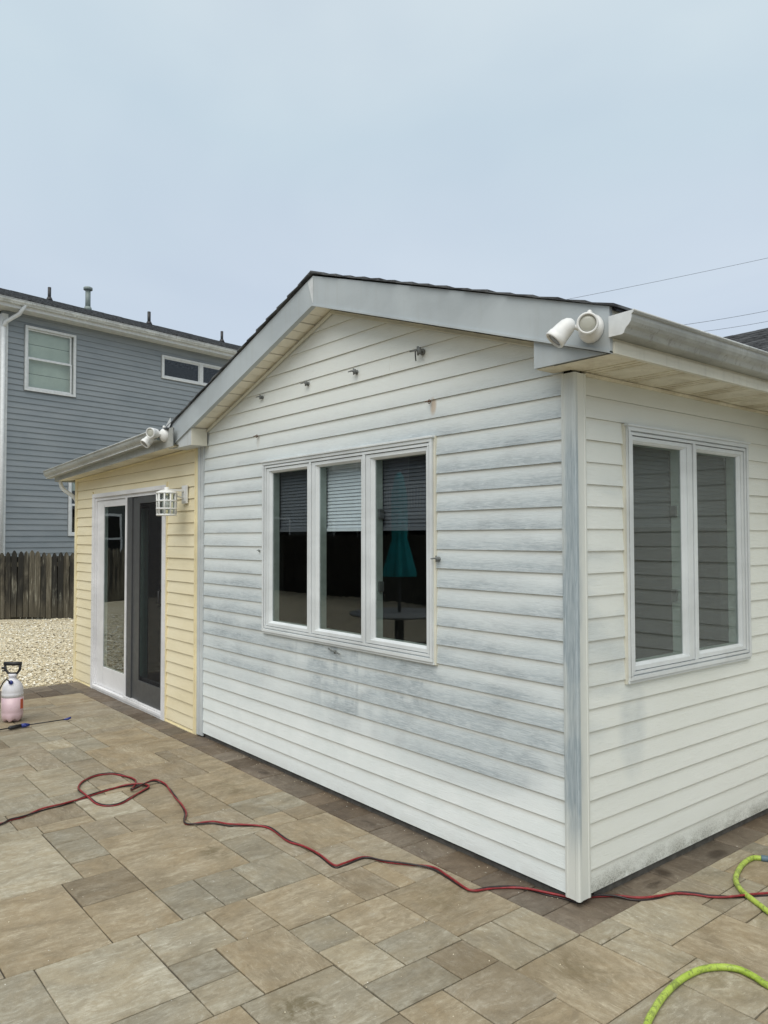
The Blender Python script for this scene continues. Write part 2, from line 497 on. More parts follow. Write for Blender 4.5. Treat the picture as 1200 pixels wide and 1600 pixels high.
MT = {}
MT['wsid'] = white_siding()
MT['corner'] = corner_vinyl()
MT['ysid'] = yellow_vinyl()
MT['fascia'] = coil('grey_white_coil', (0.43, 0.468, 0.482), 0.16)
MT['return'] = coil('chalky_coil', (0.55, 0.58, 0.585), 0.25)
MT['cream'] = coil('cream_trim', (0.68, 0.66, 0.56), 0.2)
MT['ytrim'] = coil('yellow_trim', (0.82, 0.72, 0.46), 0.15, (0.5, 0.4, 0.22))
MT['gutter'] = gutter_mat('dirty_gutter', (0.40, 0.41, 0.385))
MT['gutterw'] = gutter_mat('pale_gutter', (0.66, 0.69, 0.69))
MT['soffit'] = soffit_mat()
MT['soffit2'] = coil('cream_rake_soffit', (0.80, 0.76, 0.64), 0.15)
MT['wvinyl'] = coil('white_window_vinyl', (0.655, 0.685, 0.69), 0.16, (0.5, 0.5, 0.47))
MT['dvinyl'] = coil('white_door_vinyl', (0.74, 0.735, 0.74), 0.10, (0.5, 0.48, 0.48))
MT['groove'] = plain('gasket', (0.05, 0.05, 0.05), 0.7)
MT['screenf'] = plain('grey_screen_frame', (0.075, 0.078, 0.08), 0.45, 0.1)
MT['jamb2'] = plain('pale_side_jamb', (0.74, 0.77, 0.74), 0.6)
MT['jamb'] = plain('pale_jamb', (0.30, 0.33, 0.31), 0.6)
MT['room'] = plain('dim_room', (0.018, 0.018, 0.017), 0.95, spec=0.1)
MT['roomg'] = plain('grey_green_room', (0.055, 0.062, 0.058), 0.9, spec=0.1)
MT['blind'] = plain('white_blind', (0.72, 0.73, 0.80), 0.7, 0.05)
MT['blind2'] = plain('dusky_blind', (0.10, 0.10, 0.12), 0.8, 0.05)
MT['glass'] = glass_mat('window_glass')
MT['glass2'] = glass_mat('side_window_glass', (0.72, 0.77, 0.75), 0.085)
MT['shingle'] = shingle_mat()
MT['gsid'] = grey_siding()
MT['wtrim'] = plain('white_trim', (0.62, 0.64, 0.64), 0.5, 0.08)
MT['pvc'] = plain('grey_pvc', (0.20, 0.24, 0.23), 0.5)
MT['black'] = plain('black_rubber', (0.018, 0.018, 0.02), 0.5, 0.2)
MT['picket'] = picket_mat()
MT['gravel'] = gravel_mat()
MT['pebble'] = pebble_mat()
MT['sand'] = plain('joint_sand', (0.085, 0.072, 0.052), 0.95, 0.3, 40, bump=0.6)
MT['concrete'] = plain('foundation', (0.10, 0.095, 0.085), 0.9, 0.3, 20, bump=0.5)
MT['pav'] = paver_mat('tan_grey_paver', (0.296, 0.240, 0.158), (0.268, 0.230, 0.166), (0.46, 0.42, 0.335), (0.150, 0.120, 0.078))
MT['bord'] = paver_mat('brown_border_paver', (0.158, 0.122, 0.088), (0.118, 0.093, 0.068), (0.225, 0.188, 0.148), (0.070, 0.053, 0.040), 0.12)
MT['hose'] = hose_mat()
MT['conn'] = plain('blue_grey_sleeve', (0.10, 0.16, 0.20), 0.5)
MT['red'] = plain('red_jacket', (0.24, 0.018, 0.022), 0.42, 0.3, 30)
MT['bwire'] = plain('black_jacket', (0.022, 0.014, 0.014), 0.42, 0.3, 30)
MT['lamp'] = plain('white_lamp_paint', (0.74, 0.74, 0.72), 0.38, 0.06)
MT['lens'] = plain('frosted_lens', (0.46, 0.46, 0.40), 0.25, 0.06)
MT['darklens'] = plain('dim_lens', (0.16, 0.16, 0.16), 0.2, 0.1)
MT['clip'] = plain('aged_clip', (0.16, 0.17, 0.165), 0.6, 0.3, 60)
MT['rust'] = plain('rusty_steel', (0.12, 0.06, 0.03), 0.7, 0.4, 90)
MT['teal'] = plain('teal_canvas', (0.02, 0.44, 0.47), 0.8, 0.15)
MT['blue'] = plain('blue_plastic', (0.015, 0.03, 0.20), 0.4)
MT['soil'] = plain('dry_ground', (0.30, 0.26, 0.18), 0.95, 0.25, 2)
MT['shade'] = plain('sage_blind', (0.50, 0.525, 0.47), 0.85, 0.08, 3)
MT['lbl'] = plain('orange_sticker', (0.62, 0.12, 0.05), 0.5)
MT['hedge'] = plain('dark_wood', (0.05, 0.045, 0.035), 0.9)
MT['lilac'] = plain('lilac_grey_vinyl', (0.36, 0.36, 0.42), 0.7, 0.1, 1)

# ------------------------------------------------------------------ object helpers
def tag(o, label=None, cat=None, group=None, kind=None):
    if label: o['label'] = label
    if cat: o['category'] = cat
    if group: o['group'] = group
    if kind: o['kind'] = kind
    return o

def empty(name, loc=(0, 0, 0), rz=0):
    o = bpy.data.objects.new(name, None)
    COL.objects.link(o)
    o.location = loc
    o.rotation_euler = (0, 0, rz)
    o.empty_display_size = 0.1
    return o

class MB:
    """collects shapes of one object; materials may be mixed by index"""
    def __init__(s, fn=None):
        s.v, s.f, s.mi, s.fn, s.cur, s.sm = [], [], [], fn, 0, []
    def P(s, p):
        return tuple(s.fn(*p)) if s.fn else tuple(p)
    def poly(s, pts, smooth=False):
        i = len(s.v)
        s.v += [s.P(p) for p in pts]
        s.f.append(tuple(range(i, i+len(pts))))
        s.mi.append(s.cur)
        s.sm.append(smooth)
    def mesh(s, vs_, fs_, smooth=False):
        i = len(s.v)
        s.v += [s.P(p) for p in vs_]
        for f in fs_:
            s.f.append(tuple(i+q for q in f))
            s.mi.append(s.cur)
            s.sm.append(smooth)
    def box(s, x0, x1, y0, y1, z0, z1):
        s.mesh([(x, y, z) for z in (z0, z1) for y in (y0, y1) for x in (x0, x1)],
               [(0, 2, 3, 1), (4, 5, 7, 6), (0, 1, 5, 4), (2, 6, 7, 3), (0, 4, 6, 2), (1, 3, 7, 5)])
    def prism(s, pts, a, b, axis='y'):
        """polygon pts (p,q) swept from a to b along axis"""
        def mk(p, q, t):
            return (p, t, q) if axis == 'y' else ((t, p, q) if axis == 'x' else (p, q, t))
        n = len(pts)
        va = [mk(p, q, a) for p, q in pts] + [mk(p, q, b) for p, q in pts]
        fs = [tuple(range(n)), tuple(range(2*n-1, n-1, -1))]
        fs += [(i, (i+1) % n, n+(i+1) % n, n+i) for i in range(n)]
        s.mesh(va, fs)
    def lathe(s, prof, o, ax, seg=24, smooth=True):
        ax = Vector(ax).normalized()
        t = Vector((0, 0, 1)) if abs(ax.z) < 0.9 else Vector((1, 0, 0))
        e1 = ax.cross(t).normalized()
        e2 = ax.cross(e1)
        o = Vector(o)
        vs_, fs_ = [], []
        for rr, h in prof:
            for k in range(seg):
                a = 2*PI*k/seg
                vs_.append(o + ax*h + (e1*math.cos(a)+e2*math.sin(a))*rr)
        for i in range(len(prof)-1):
            for k in range(seg):
                a, b = i*seg+k, i*seg+(k+1) % seg
                fs_.append((a, b, b+seg, a+seg))
        s.mesh(vs_, fs_, smooth)
        s.mesh([vs_[k] for k in range(seg)], [tuple(range(seg))])
        s.mesh([vs_[-seg+k] for k in range(seg)], [tuple(range(seg))])
    def tube(s, pts, rad, seg=8, smooth=True, closed=False, off=None):
        pts = [Vector(p) for p in pts]
        n = len(pts)
        vs_, fs_ = [], []
        up = Vector((0, 0, 1))
        for i, p in enumerate(pts):
            a = pts[(i-1) % n] if (closed or i > 0) else p
            b = pts[(i+1) % n] if (closed or i < n-1) else p
            d = (b-a).normalized()
            e1 = d.cross(up)
            if e1.length < 1e-3:
                e1 = d.cross(Vector((1, 0, 0)))
            e1.normalize()
            e2 = e1.cross(d)
            q = p
            if off:
                q = p + e1*off[i][0] + e2*off[i][1]
            rr = rad[i] if hasattr(rad, '__len__') else rad
            for k in range(seg):
                t = 2*PI*k/seg
                vs_.append(q + (e1*math.cos(t)+e2*math.sin(t))*rr)
        m_ = n if closed else n-1
        for i in range(m_):
            for k in range(seg):
                a, b = i*seg+k, i*seg+(k+1) % seg
                c, d_ = ((i+1) % n)*seg+(k+1) % seg, ((i+1) % n)*seg+k
                fs_.append((a, b, c, d_))
        if not closed:
            fs_.append(tuple(range(seg)))
            fs_.append(tuple((n-1)*seg+k for k in range(seg)))
        s.mesh(vs_, fs_, smooth)
    def build(s, name, mats, parent=None, bevel=0, org=None, **kw):
        me = bpy.data.meshes.new(name)
        if org is not None:
            s.v = [(a-org[0], b-org[1], c-org[2]) for a, b, c in s.v]
        me.from_pydata(s.v, [], s.f)
        if not isinstance(mats, (list, tuple)):
            mats = [mats]
        for q in mats:
            me.materials.append(q)
        me.polygons.foreach_set('material_index', s.mi)
        me.polygons.foreach_set('use_smooth', s.sm)
        bm = bmesh.new()
        bm.from_mesh(me)
        bmesh.ops.remove_doubles(bm, verts=bm.verts, dist=1e-6)
        bmesh.ops.recalc_face_normals(bm, faces=bm.faces)
        bm.to_mesh(me)
        bm.free()
        o = bpy.data.objects.new(name, me)
        COL.objects.link(o)
        if org is not None:
            o.location = org
        if parent:
            o.parent = parent
            if org is not None and parent.location.length > 0:
                o.location = Vector(org) - parent.location
        if bevel:
            b = o.modifiers.new('bevel', 'BEVEL')
            b.width = bevel
            b.segments = 2
            b.limit_method = 'ANGLE'
            b.angle_limit = R(40)
        if kw:
            tag(o, **kw)
        return o

def ray(px, py):
    """direction from the standpoint of the photograph through photo pixel (px,py); used to measure real places"""
    return v + r2*(px-600)/1200.858 - u2*(py-800)/1200.858
def onz(z, px, py):
    d = ray(px, py)
    return CP + d*((z-CP.z)/d.z)
def ony(y, px, py):
    d = ray(px, py)
    return CP + d*((y-CP.y)/d.y)

def spline(pts, n=8):
    """Catmull-Rom through pts"""
    P = [Vector(p) for p in pts]
    P = [P[0]*2-P[1]] + P + [P[-1]*2-P[-2]]
    out = []
    for i in range(1, len(P)-2):
        a, b, c, d = P[i-1], P[i], P[i+1], P[i+2]
        for k in range(n):
            t = k/n
            out.append(0.5*((2*b)+(c-a)*t+(2*a-5*b+4*c-d)*t*t+(3*b-a-3*c+d)*t*t*t))
    out.append(P[-2])
    return out

G = lambda a, z, d: (a, -d, z)      # gable wall: along x, outward -y
E = lambda a, z, d: (d, a, z)       # side wall: along y, outward +x

# =================================================================== THE GROUND
g = MB()
g.box(-400, 400, -400, 400, -0.4, -0.06)
g.build('ground', MT['soil'], kind='structure')
g = MB()
nx, ny = 60, 50
gx0, gx1, gy0, gy1 = -24.0, -6.84, -12.0, 14.0
random.seed(5)
vv = [(gx0+(gx1-gx0)*i/nx, gy0+(gy1-gy0)*j/ny, -0.012+0.012*math.sin(i*0.9+j*0.4)+random.uniform(-.006, .006) if i < nx else -0.012) for j in range(ny+1) for i in range(nx+1)]
ff = [(j*(nx+1)+i, j*(nx+1)+i+1, (j+1)*(nx+1)+i+1, (j+1)*(nx+1)+i) for j in range(ny) for i in range(nx)]
g.mesh(vv, ff, True)
g.build('gravel_bed', MT['gravel'], kind='structure')
# loose stones near enough to be seen one by one, joined
pb = MB()
for k in range(15000):
    q = random.random()
    x = -6.87 - 7.2*q**1.25
    y = random.uniform(-3.6, 0.4) + (-x-6.87)*random.uniform(-0.10, 0.62)
    s_ = random.uniform(0.009, 0.021)
    a = random.uniform(0, PI)
    ca, sa = math.cos(a), math.sin(a)
    z = random.uniform(-0.004, 0.012)
    l = s_*random.uniform(0.9, 1.7)
    w_ = s_*random.uniform(0.7, 1.0)
    h = s_*random.uniform(0.5, 0.95)
    j = lambda: random.uniform(-.3, .3)*s_
    pts = [(l, j()), (j(), w_), (-l, j()), (j(), -w_)]
    vs_ = [(x+p*ca-q_*sa, y+p*sa+q_*ca, z+j()*.4) for p, q_ in pts] + [(x+j(), y+j(), z+h), (x+j(), y+j(), z-h)]
    pb.mesh(vs_, [(0, 1, 4), (1, 2, 4), (2, 3, 4), (3, 0, 4), (1, 0, 5), (2, 1, 5), (3, 2, 5), (0, 3, 5)], False)
me = bpy.data.meshes.new('pebbles')
me.from_pydata(pb.v, [], pb.f)
me.materials.append(MT['pebble'])
o = bpy.data.objects.new('pebbles', me)
COL.objects.link(o)
tag(o, 'cream and tan pebbles loose over the gravel strip before the picket fence', 'gravel', kind='stuff')

# =================================================================== THE PATIO
patio = empty('patio')
tag(patio, kind='structure')
b = MB()
b.box(-6.84, 6.0, -7.0, -0.0, -0.075, -0.010)
b.box(0.0, 6.0, 0.0, 2.05, -0.075, -0.010)
b.build('joint_sand', MT['sand'], patio)
PAV = [(-2.38,-2.17,-1.6,-1.4,'g',1),(-2.17,-1.88,-1.6,-1.4,'g',1),(-1.88,-1.68,-1.6,-1.4,'n',1),(-1.68,-1.39,-1.7,-1.4,'n',1),(-1.39,-1,-1.7,-1.4,'t',1),(-1.68,-1,-2.1,-1.7,'t',1),
(-1,-0.49,-2,-1.6,'l',1),(-1.33,-1,-1.4,-1.2,'g',1),(-1.33,-1,-1.2,-1,'g',1),(-1.33,-1,-1,-0.69,'g',0),(-1.66,-1.33,-0.89,-0.69,'g',1),(-2.1,-1.33,-1.4,-0.89,'t',1),
(-1.25,-0.94,-0.69,-0.39,'n',1),(-0.94,-0.64,-0.69,-0.49,'b',0),(-1,-0.64,-1.1,-0.69,'t',1),(-1,-0.7,-1.3,-1.1,'n',1),(-0.7,-0.31,-1.4,-1.1,'t',0),(-0.64,-0.42,-1.1,-0.89,'g',1),
(-0.42,-0.13,-1.1,-0.89,'s',1),(-0.64,-0.33,-0.89,-0.59,'n',1),(-0.33,-0.13,-0.89,-0.59,'g',1),(-0.13,0.07,-1.1,-0.79,'g',1),(-0.13,0.07,-0.79,-0.59,'b',0),(0.07,0.36,-0.89,-0.59,'n',1),
(-0.31,0.08,-1.5,-1.1,'s',1),(-0.5,-0.31,-1.6,-1.4,'s',1),(-0.7,-0.5,-1.6,-1.4,'g',1),(-1,-0.7,-1.6,-1.3,'s',1),(-0.16,0.15,-0.59,-0.39,'s',0),(-0.16,0.15,-0.39,-0.19,'s',0),
(-0.64,-0.16,-0.59,-0.19,'t',1),(0.15,0.56,-0.61,-0.19,'t',0),(0.14,0.25,-0.19,0.02,'g',1),(0.25,0.54,-0.19,0.02,'s',0),(0.14,0.43,0.02,0.44,'l',0),(0.14,0.33,0.44,0.65,'n',0),
(0.14,0.33,0.65,0.85,'n',1),(0.14,0.22,0.85,1.17,'n',1),(-2.39,-2.1,-1.4,-1.2,'n',1),(-2.39,-2.1,-1.2,-1,'n',1),(-2.81,-2.39,-1.3,-1,'l',1),(-2.81,-2.1,-1,-0.59,'n',1),
(-3.68,-3.42,-1.1,-0.89,'n',1),(-3.6,-2.99,-1.4,-1.1,'n',1),(-3.42,-3,-1.1,-0.89,'n',0),(-2.99,-2.81,-1.4,-1.1,'n',0),(-3,-2.81,-1.1,-0.89,'n',1),(-4.09,-3.6,-1.3,-1.1,'n',0),
(-4.38,-4.1,-1.1,-0.89,'n',0),(-4.1,-3.68,-1.1,-0.89,'n',0),(-4.29,-3.9,-0.89,-0.69,'n',1),(-4.36,-3.9,-0.69,-0.29,'t',1),(-3.9,-3.53,-0.49,-0.19,'t',1),(-3.9,-3.24,-0.89,-0.49,'t',0),
(-3.24,-2.81,-0.89,-0.39,'n',0),(-3.26,-2.81,-0.39,-0.19,'n',1),(-3.53,-3.26,-0.39,-0.19,'n',0),(-2.81,-2.16,-0.59,-0.19,'t',1),(-2.16,-1.85,-0.59,-0.39,'n',1),(-2.16,-1.86,-0.39,-0.19,'n',1),
(-1.85,-1.67,-0.59,-0.39,'n',1),(-1.86,-1.67,-0.39,-0.19,'n',1),(-1.67,-1.25,-0.59,-0.19,'t',0),(-1.66,-1.25,-0.69,-0.59,'n',0),(-4.81,-4.38,-1.3,-1,'n',1),(-2.38,-1.68,-2,-1.6,'l',1),
(0.43,0.86,0.02,0.43,'t',0),(0.56,1.1,-0.6,-0.19,'n',1),(0.36,0.56,-0.9,-0.61,'n',1),(0.14,0.63,1.61,2,'n',1),(0.63,1.12,1.51,2,'n',1),(1.12,1.41,1.61,2,'n',0),
(1.41,2,1.51,2,'n',0),(2,2.69,1.51,2,'n',1),(2.69,3.08,1.61,2,'n',0),(3.08,3.37,1.61,2,'n',1),(3.37,3.6,1.61,2,'n',1),(0.14,0.53,1.32,1.61,'n',1),
(0.53,0.63,1.12,1.61,'n',0),(1.12,1.41,1.32,1.61,'n',0),(2.69,3.18,1.12,1.61,'n',0),(3.18,3.57,1.32,1.61,'n',0),(0.63,1.12,1.22,1.51,'n',1),(1.41,1.9,1.22,1.51,'n',1),
(1.9,2.19,1.22,1.51,'n',0),(2.19,2.68,1.02,1.51,'n',1),(0.14,0.43,1.17,1.32,'n',1),(0.43,0.53,0.83,1.32,'n',0),(1.12,1.41,0.93,1.32,'n',1),(3.18,3.57,1.03,1.32,'n',0),
(0.63,1.12,0.73,1.22,'n',1),(1.41,1.9,0.73,1.22,'n',1),(1.9,2.19,0.83,1.22,'n',1),(0.22,0.43,0.85,1.17,'n',1),(0.53,0.63,0.63,1.12,'n',0),(2.68,2.97,0.83,1.12,'n',0),
(2.97,3.18,0.73,1.12,'n',0),(3.18,3.57,0.54,1.03,'n',0),(2.19,2.48,0.73,1.02,'n',0),(2.48,2.68,0.53,1.02,'n',0),(1.12,1.41,0.64,0.93,'n',0),(0.33,0.43,0.44,0.85,'n',0),
(0.43,0.53,0.43,0.83,'n',1),(1.9,2.19,0.44,0.83,'n',1),(2.68,2.97,0.34,0.83,'n',0),(0.63,0.92,0.43,0.73,'n',1),(0.92,1.12,0.44,0.73,'n',1),(1.41,1.9,0.24,0.73,'n',0),
(2.19,2.48,0.44,0.73,'n',1),(2.97,3.18,0.24,0.73,'n',0),(1.12,1.41,0.15,0.64,'n',0),(0.53,0.63,0.43,0.63,'n',1),(3.18,3.57,0.15,0.54,'n',1),(2.48,2.68,0.04,0.53,'n',0),
(0.92,1.12,-0.05,0.44,'n',1),(1.9,2.48,-0.05,0.44,'n',1),(0.86,0.92,-0.06,0.43,'n',0),(2.68,2.97,-0.05,0.34,'n',1),(1.41,1.9,-0.25,0.24,'n',1),(2.97,3.18,-0.25,0.24,'n',0),
(1.12,1.41,-0.14,0.15,'n',0),(3.18,3.47,-0.24,0.15,'n',1),(3.47,3.57,-0.14,0.15,'n',1),(2.48,2.68,-0.45,0.04,'n',0),(0.54,0.86,-0.19,0.02,'n',1),(0.92,1.12,-0.19,-0.05,'n',0),
(1.9,2.39,-0.34,-0.05,'n',1),(2.39,2.48,-0.54,-0.05,'n',0),(2.68,2.97,-0.34,-0.05,'n',1),(0.86,0.92,-0.19,-0.06,'n',1),(1.12,1.41,-0.53,-0.14,'n',1),(3.47,3.57,-0.63,-0.14,'n',1),
(-6.2,-5.71,-0.58,-0.19,'n',1),(-5.71,-5.02,-0.68,-0.19,'n',1),(-5.02,-4.53,-0.68,-0.19,'n',0),(-4.53,-4.14,-0.29,-0.19,'n',1),(-4.14,-3.9,-0.29,-0.19,'n',1),(-1.25,-0.64,-0.39,-0.19,'n',1),
(3.18,3.47,-0.53,-0.24,'n',1),(1.41,1.9,-0.64,-0.25,'n',1),(2.97,3.18,-0.54,-0.25,'n',1),(-4.53,-4.36,-0.68,-0.29,'n',0),(1.9,2.29,-0.63,-0.34,'n',1),(2.29,2.39,-0.73,-0.34,'n',1),
(2.68,2.97,-0.83,-0.34,'n',1),(-3.53,-3.24,-0.49,-0.39,'n',1),(-0.94,-0.64,-0.49,-0.39,'n',1),(2.48,2.68,-0.84,-0.45,'n',1),(1.1,1.41,-0.92,-0.53,'n',0),(3.18,3.47,-1.02,-0.53,'n',1),
(2.39,2.48,-1.03,-0.54,'n',1),(2.97,3.18,-0.83,-0.54,'n',1),(-6.2,-5.81,-0.87,-0.58,'n',1),(-5.81,-5.71,-0.87,-0.58,'n',1),(-2.1,-1.81,-0.89,-0.59,'n',0),(-1.81,-1.66,-0.89,-0.59,'n',1),
(0.56,0.85,-0.89,-0.6,'n',0),(0.85,1.1,-0.89,-0.6,'n',0),(1.9,2.19,-0.92,-0.63,'n',1),(2.19,2.29,-1.12,-0.63,'n',1),(3.47,3.57,-0.92,-0.63,'n',0),(1.41,1.8,-1.03,-0.64,'n',1),
(1.8,1.9,-1.13,-0.64,'n',1),(-5.71,-5.32,-1.17,-0.68,'n',1),(-5.32,-5.03,-1.07,-0.68,'n',1),(-5.03,-4.54,-1,-0.68,'n',1),(-4.54,-4.36,-0.89,-0.68,'n',1),(-4.36,-4.29,-0.89,-0.69,'n',0),
(2.29,2.39,-1.22,-0.73,'n',0),(2.68,3.18,-1.32,-0.83,'n',0),(2.48,2.68,-1.23,-0.84,'n',0),(-6.2,-5.91,-1.16,-0.87,'n',1),(-5.91,-5.71,-1.36,-0.87,'n',1),(-4.54,-4.38,-1,-0.89,'n',1),
(0.07,0.36,-1.1,-0.89,'n',1),(0.56,0.95,-1.18,-0.89,'n',1),(0.95,1.1,-1.38,-0.89,'n',1),(0.36,0.56,-1.29,-0.9,'n',1),(1.1,1.41,-1.21,-0.92,'n',0),(1.9,2.19,-1.21,-0.92,'n',0),
(3.47,3.57,-1.41,-0.92,'n',0),(-5.03,-4.81,-1.49,-1,'n',1),(3.18,3.47,-1.41,-1.02,'n',1),(1.41,1.8,-1.52,-1.03,'n',1),(2.39,2.48,-1.42,-1.03,'n',0),(-5.32,-5.03,-1.56,-1.07,'n',0),
(-4.38,-4.09,-1.49,-1.1,'n',1),(0.08,0.36,-1.49,-1.1,'n',1),(2.19,2.29,-1.41,-1.12,'n',1),(1.8,1.9,-1.42,-1.13,'n',1),(-6.2,-5.91,-1.45,-1.16,'n',0),(-5.71,-5.32,-1.66,-1.17,'n',0),
(0.56,0.95,-1.57,-1.18,'n',1),(1.1,1.41,-1.7,-1.21,'n',1),(1.9,2.19,-1.5,-1.21,'n',1),(2.29,2.39,-1.51,-1.22,'n',1),(2.48,2.68,-1.72,-1.23,'n',1),(0.36,0.56,-1.78,-1.29,'n',0),
(-4.81,-4.38,-1.69,-1.3,'n',0),(-4.09,-3.8,-1.59,-1.3,'n',1),(-3.8,-3.6,-1.59,-1.3,'n',1),(-2.81,-2.52,-1.69,-1.3,'n',0),(-2.52,-2.39,-1.59,-1.3,'n',1),(2.68,3.18,-1.81,-1.32,'n',1),
(-5.91,-5.71,-1.85,-1.36,'n',1),(0.95,1.1,-1.77,-1.38,'n',1),(-3.6,-3.11,-1.79,-1.4,'n',1),(-3.11,-2.81,-1.89,-1.4,'n',0),(2.19,2.29,-1.9,-1.41,'n',1),(3.18,3.57,-1.7,-1.41,'n',0),
(1.8,1.9,-1.81,-1.42,'n',1),(2.39,2.48,-1.91,-1.42,'n',0),(-6.2,-5.91,-1.94,-1.45,'n',0),(-5.03,-4.81,-1.88,-1.49,'n',1),(-4.38,-4.09,-1.98,-1.49,'n',0),(0.08,0.36,-1.88,-1.49,'n',1),
(-0.31,0.08,-1.99,-1.5,'n',1),(1.9,2.19,-1.89,-1.5,'n',1),(2.29,2.39,-1.8,-1.51,'n',1),(1.41,1.8,-1.81,-1.52,'n',1),(-5.32,-5.03,-2.05,-1.56,'n',1),(0.56,0.95,-1.96,-1.57,'n',1),
(-4.09,-3.6,-1.88,-1.59,'n',1),(-2.52,-2.38,-1.98,-1.59,'n',0),(-0.49,-0.31,-1.99,-1.6,'n',1),(-5.71,-5.32,-2.15,-1.66,'n',0),(-4.81,-4.38,-2.18,-1.69,'n',0),(-2.81,-2.52,-2.08,-1.69,'n',1),
(1.1,1.41,-1.99,-1.7,'n',1),(3.18,3.57,-1.99,-1.7,'n',1),(2.48,2.68,-2.21,-1.72,'n',0),(0.95,1.1,-2.16,-1.77,'n',1),(0.36,0.56,-2.27,-1.78,'n',1),(-3.6,-3.11,-2.28,-1.79,'n',1),
(2.29,2.39,-2.09,-1.8,'n',1),(1.41,1.9,-2.3,-1.81,'n',0),(2.68,3.18,-2.3,-1.81,'n',1),(-5.91,-5.71,-2.24,-1.85,'n',0),(-5.03,-4.81,-2.37,-1.88,'n',0),(-4.09,-3.6,-2.27,-1.88,'n',0),
(0.08,0.36,-2.37,-1.88,'n',1),(-3.11,-2.81,-2.28,-1.89,'n',1),(1.9,2.19,-2.38,-1.89,'n',0),(2.19,2.29,-2.39,-1.9,'n',1),(2.39,2.48,-2.2,-1.91,'n',1),(-6.2,-5.91,-2.43,-1.94,'n',0),
(0.56,0.95,-2.25,-1.96,'n',1),(-4.38,-4.09,-2.37,-1.98,'n',1),(-2.52,-2.38,-2.47,-1.98,'n',1),(-0.49,-0.2,-2.28,-1.99,'n',1),(-0.2,0.08,-2.48,-1.99,'n',1),(1.1,1.41,-2.48,-1.99,'n',1),
(3.18,3.47,-2.38,-1.99,'n',1),(3.47,3.57,-2.48,-1.99,'n',0),(-2.38,-1.88,-2.39,-2,'n',0),(-1.88,-1.68,-2.29,-2,'n',1),(-1,-0.49,-2.49,-2,'n',1),(-5.32,-5.03,-2.54,-2.05,'n',1),
(-2.81,-2.52,-2.37,-2.08,'n',1),(2.29,2.39,-2.48,-2.09,'n',1),(-1.68,-1,-2.59,-2.1,'n',1),(-5.71,-5.32,-2.64,-2.15,'n',1),(0.95,1.1,-2.65,-2.16,'n',1),(-4.81,-4.38,-2.67,-2.18,'n',1),
(2.39,2.48,-2.59,-2.2,'n',1),(2.48,2.68,-2.5,-2.21,'n',0),(-5.91,-5.71,-2.63,-2.24,'n',0),(0.56,0.95,-2.64,-2.25,'n',1),(-4.09,-3.7,-2.56,-2.27,'n',1),(-3.7,-3.6,-2.76,-2.27,'n',1),
(0.36,0.56,-2.76,-2.27,'n',0),(-3.6,-3.31,-2.67,-2.28,'n',0),(-3.31,-2.81,-2.77,-2.28,'n',1),(-0.49,-0.2,-2.77,-2.28,'n',1),(-1.88,-1.68,-2.68,-2.29,'n',0),(1.41,1.9,-2.59,-2.3,'n',1),
(2.68,3.07,-2.59,-2.3,'n',0),(3.07,3.18,-2.69,-2.3,'n',1),(-5.03,-4.81,-2.76,-2.37,'n',1),(-4.38,-4.09,-2.86,-2.37,'n',0),(-2.81,-2.52,-2.66,-2.37,'n',1),(0.08,0.36,-2.66,-2.37,'n',0),
(1.9,2.19,-2.87,-2.38,'n',0),(3.18,3.47,-2.67,-2.38,'n',1),(-2.38,-1.88,-2.88,-2.39,'n',1),(2.19,2.29,-2.68,-2.39,'n',0),(-6.2,-5.91,-2.82,-2.43,'n',0),(-2.52,-2.38,-2.96,-2.47,'n',1),
(-0.2,0.08,-2.87,-2.48,'n',1),(1.1,1.41,-2.97,-2.48,'n',0),(2.29,2.39,-2.77,-2.48,'n',1),(3.47,3.57,-2.97,-2.48,'n',1),(-1,-0.61,-2.98,-2.49,'n',1),(-0.61,-0.49,-2.88,-2.49,'n',0),
(2.48,2.68,-2.79,-2.5,'n',1),(-5.32,-5.03,-2.93,-2.54,'n',0),(-4.09,-3.7,-2.85,-2.56,'n',1),(-1.68,-1.29,-2.88,-2.59,'n',1),(-1.29,-1,-3.08,-2.59,'n',0),(1.41,1.7,-2.88,-2.59,'n',1),
(1.7,1.9,-2.98,-2.59,'n',1),(2.39,2.48,-2.98,-2.59,'n',1),(2.68,3.07,-2.88,-2.59,'n',0),(-5.91,-5.71,-3.12,-2.63,'n',1),(-5.71,-5.32,-3.13,-2.64,'n',1),(0.56,0.95,-3.03,-2.64,'n',1),
(0.95,1.1,-3.14,-2.65,'n',1),(-2.81,-2.52,-3.15,-2.66,'n',1),(0.08,0.36,-3.05,-2.66,'n',0),(-4.81,-4.38,-3.16,-2.67,'n',1),(-3.6,-3.31,-3.16,-2.67,'n',1),(3.18,3.47,-3.06,-2.67,'n',1),
(-1.88,-1.68,-3.07,-2.68,'n',1),(2.19,2.29,-3.17,-2.68,'n',0),(3.07,3.18,-2.98,-2.69,'n',1),(-5.03,-4.81,-3.2,-2.76,'n',1),(-3.7,-3.6,-3.2,-2.76,'n',1),(0.36,0.56,-3.2,-2.76,'n',0),
(-3.31,-3.02,-3.16,-2.77,'n',0),(-3.02,-2.81,-3.16,-2.77,'n',1),(-0.49,-0.2,-3.2,-2.77,'n',1),(2.29,2.39,-3.2,-2.77,'n',1),(2.48,2.68,-3.18,-2.79,'n',1),(-6.2,-5.91,-3.11,-2.82,'n',1),
(-4.09,-3.7,-3.2,-2.85,'n',1),(-4.38,-4.09,-3.15,-2.86,'n',0),(-0.2,0.08,-3.2,-2.87,'n',1),(1.9,2.19,-3.2,-2.87,'n',1),(-2.37,-1.98,-3.2,-2.88,'n',1),(-1.98,-1.88,-3.17,-2.88,'n',1),
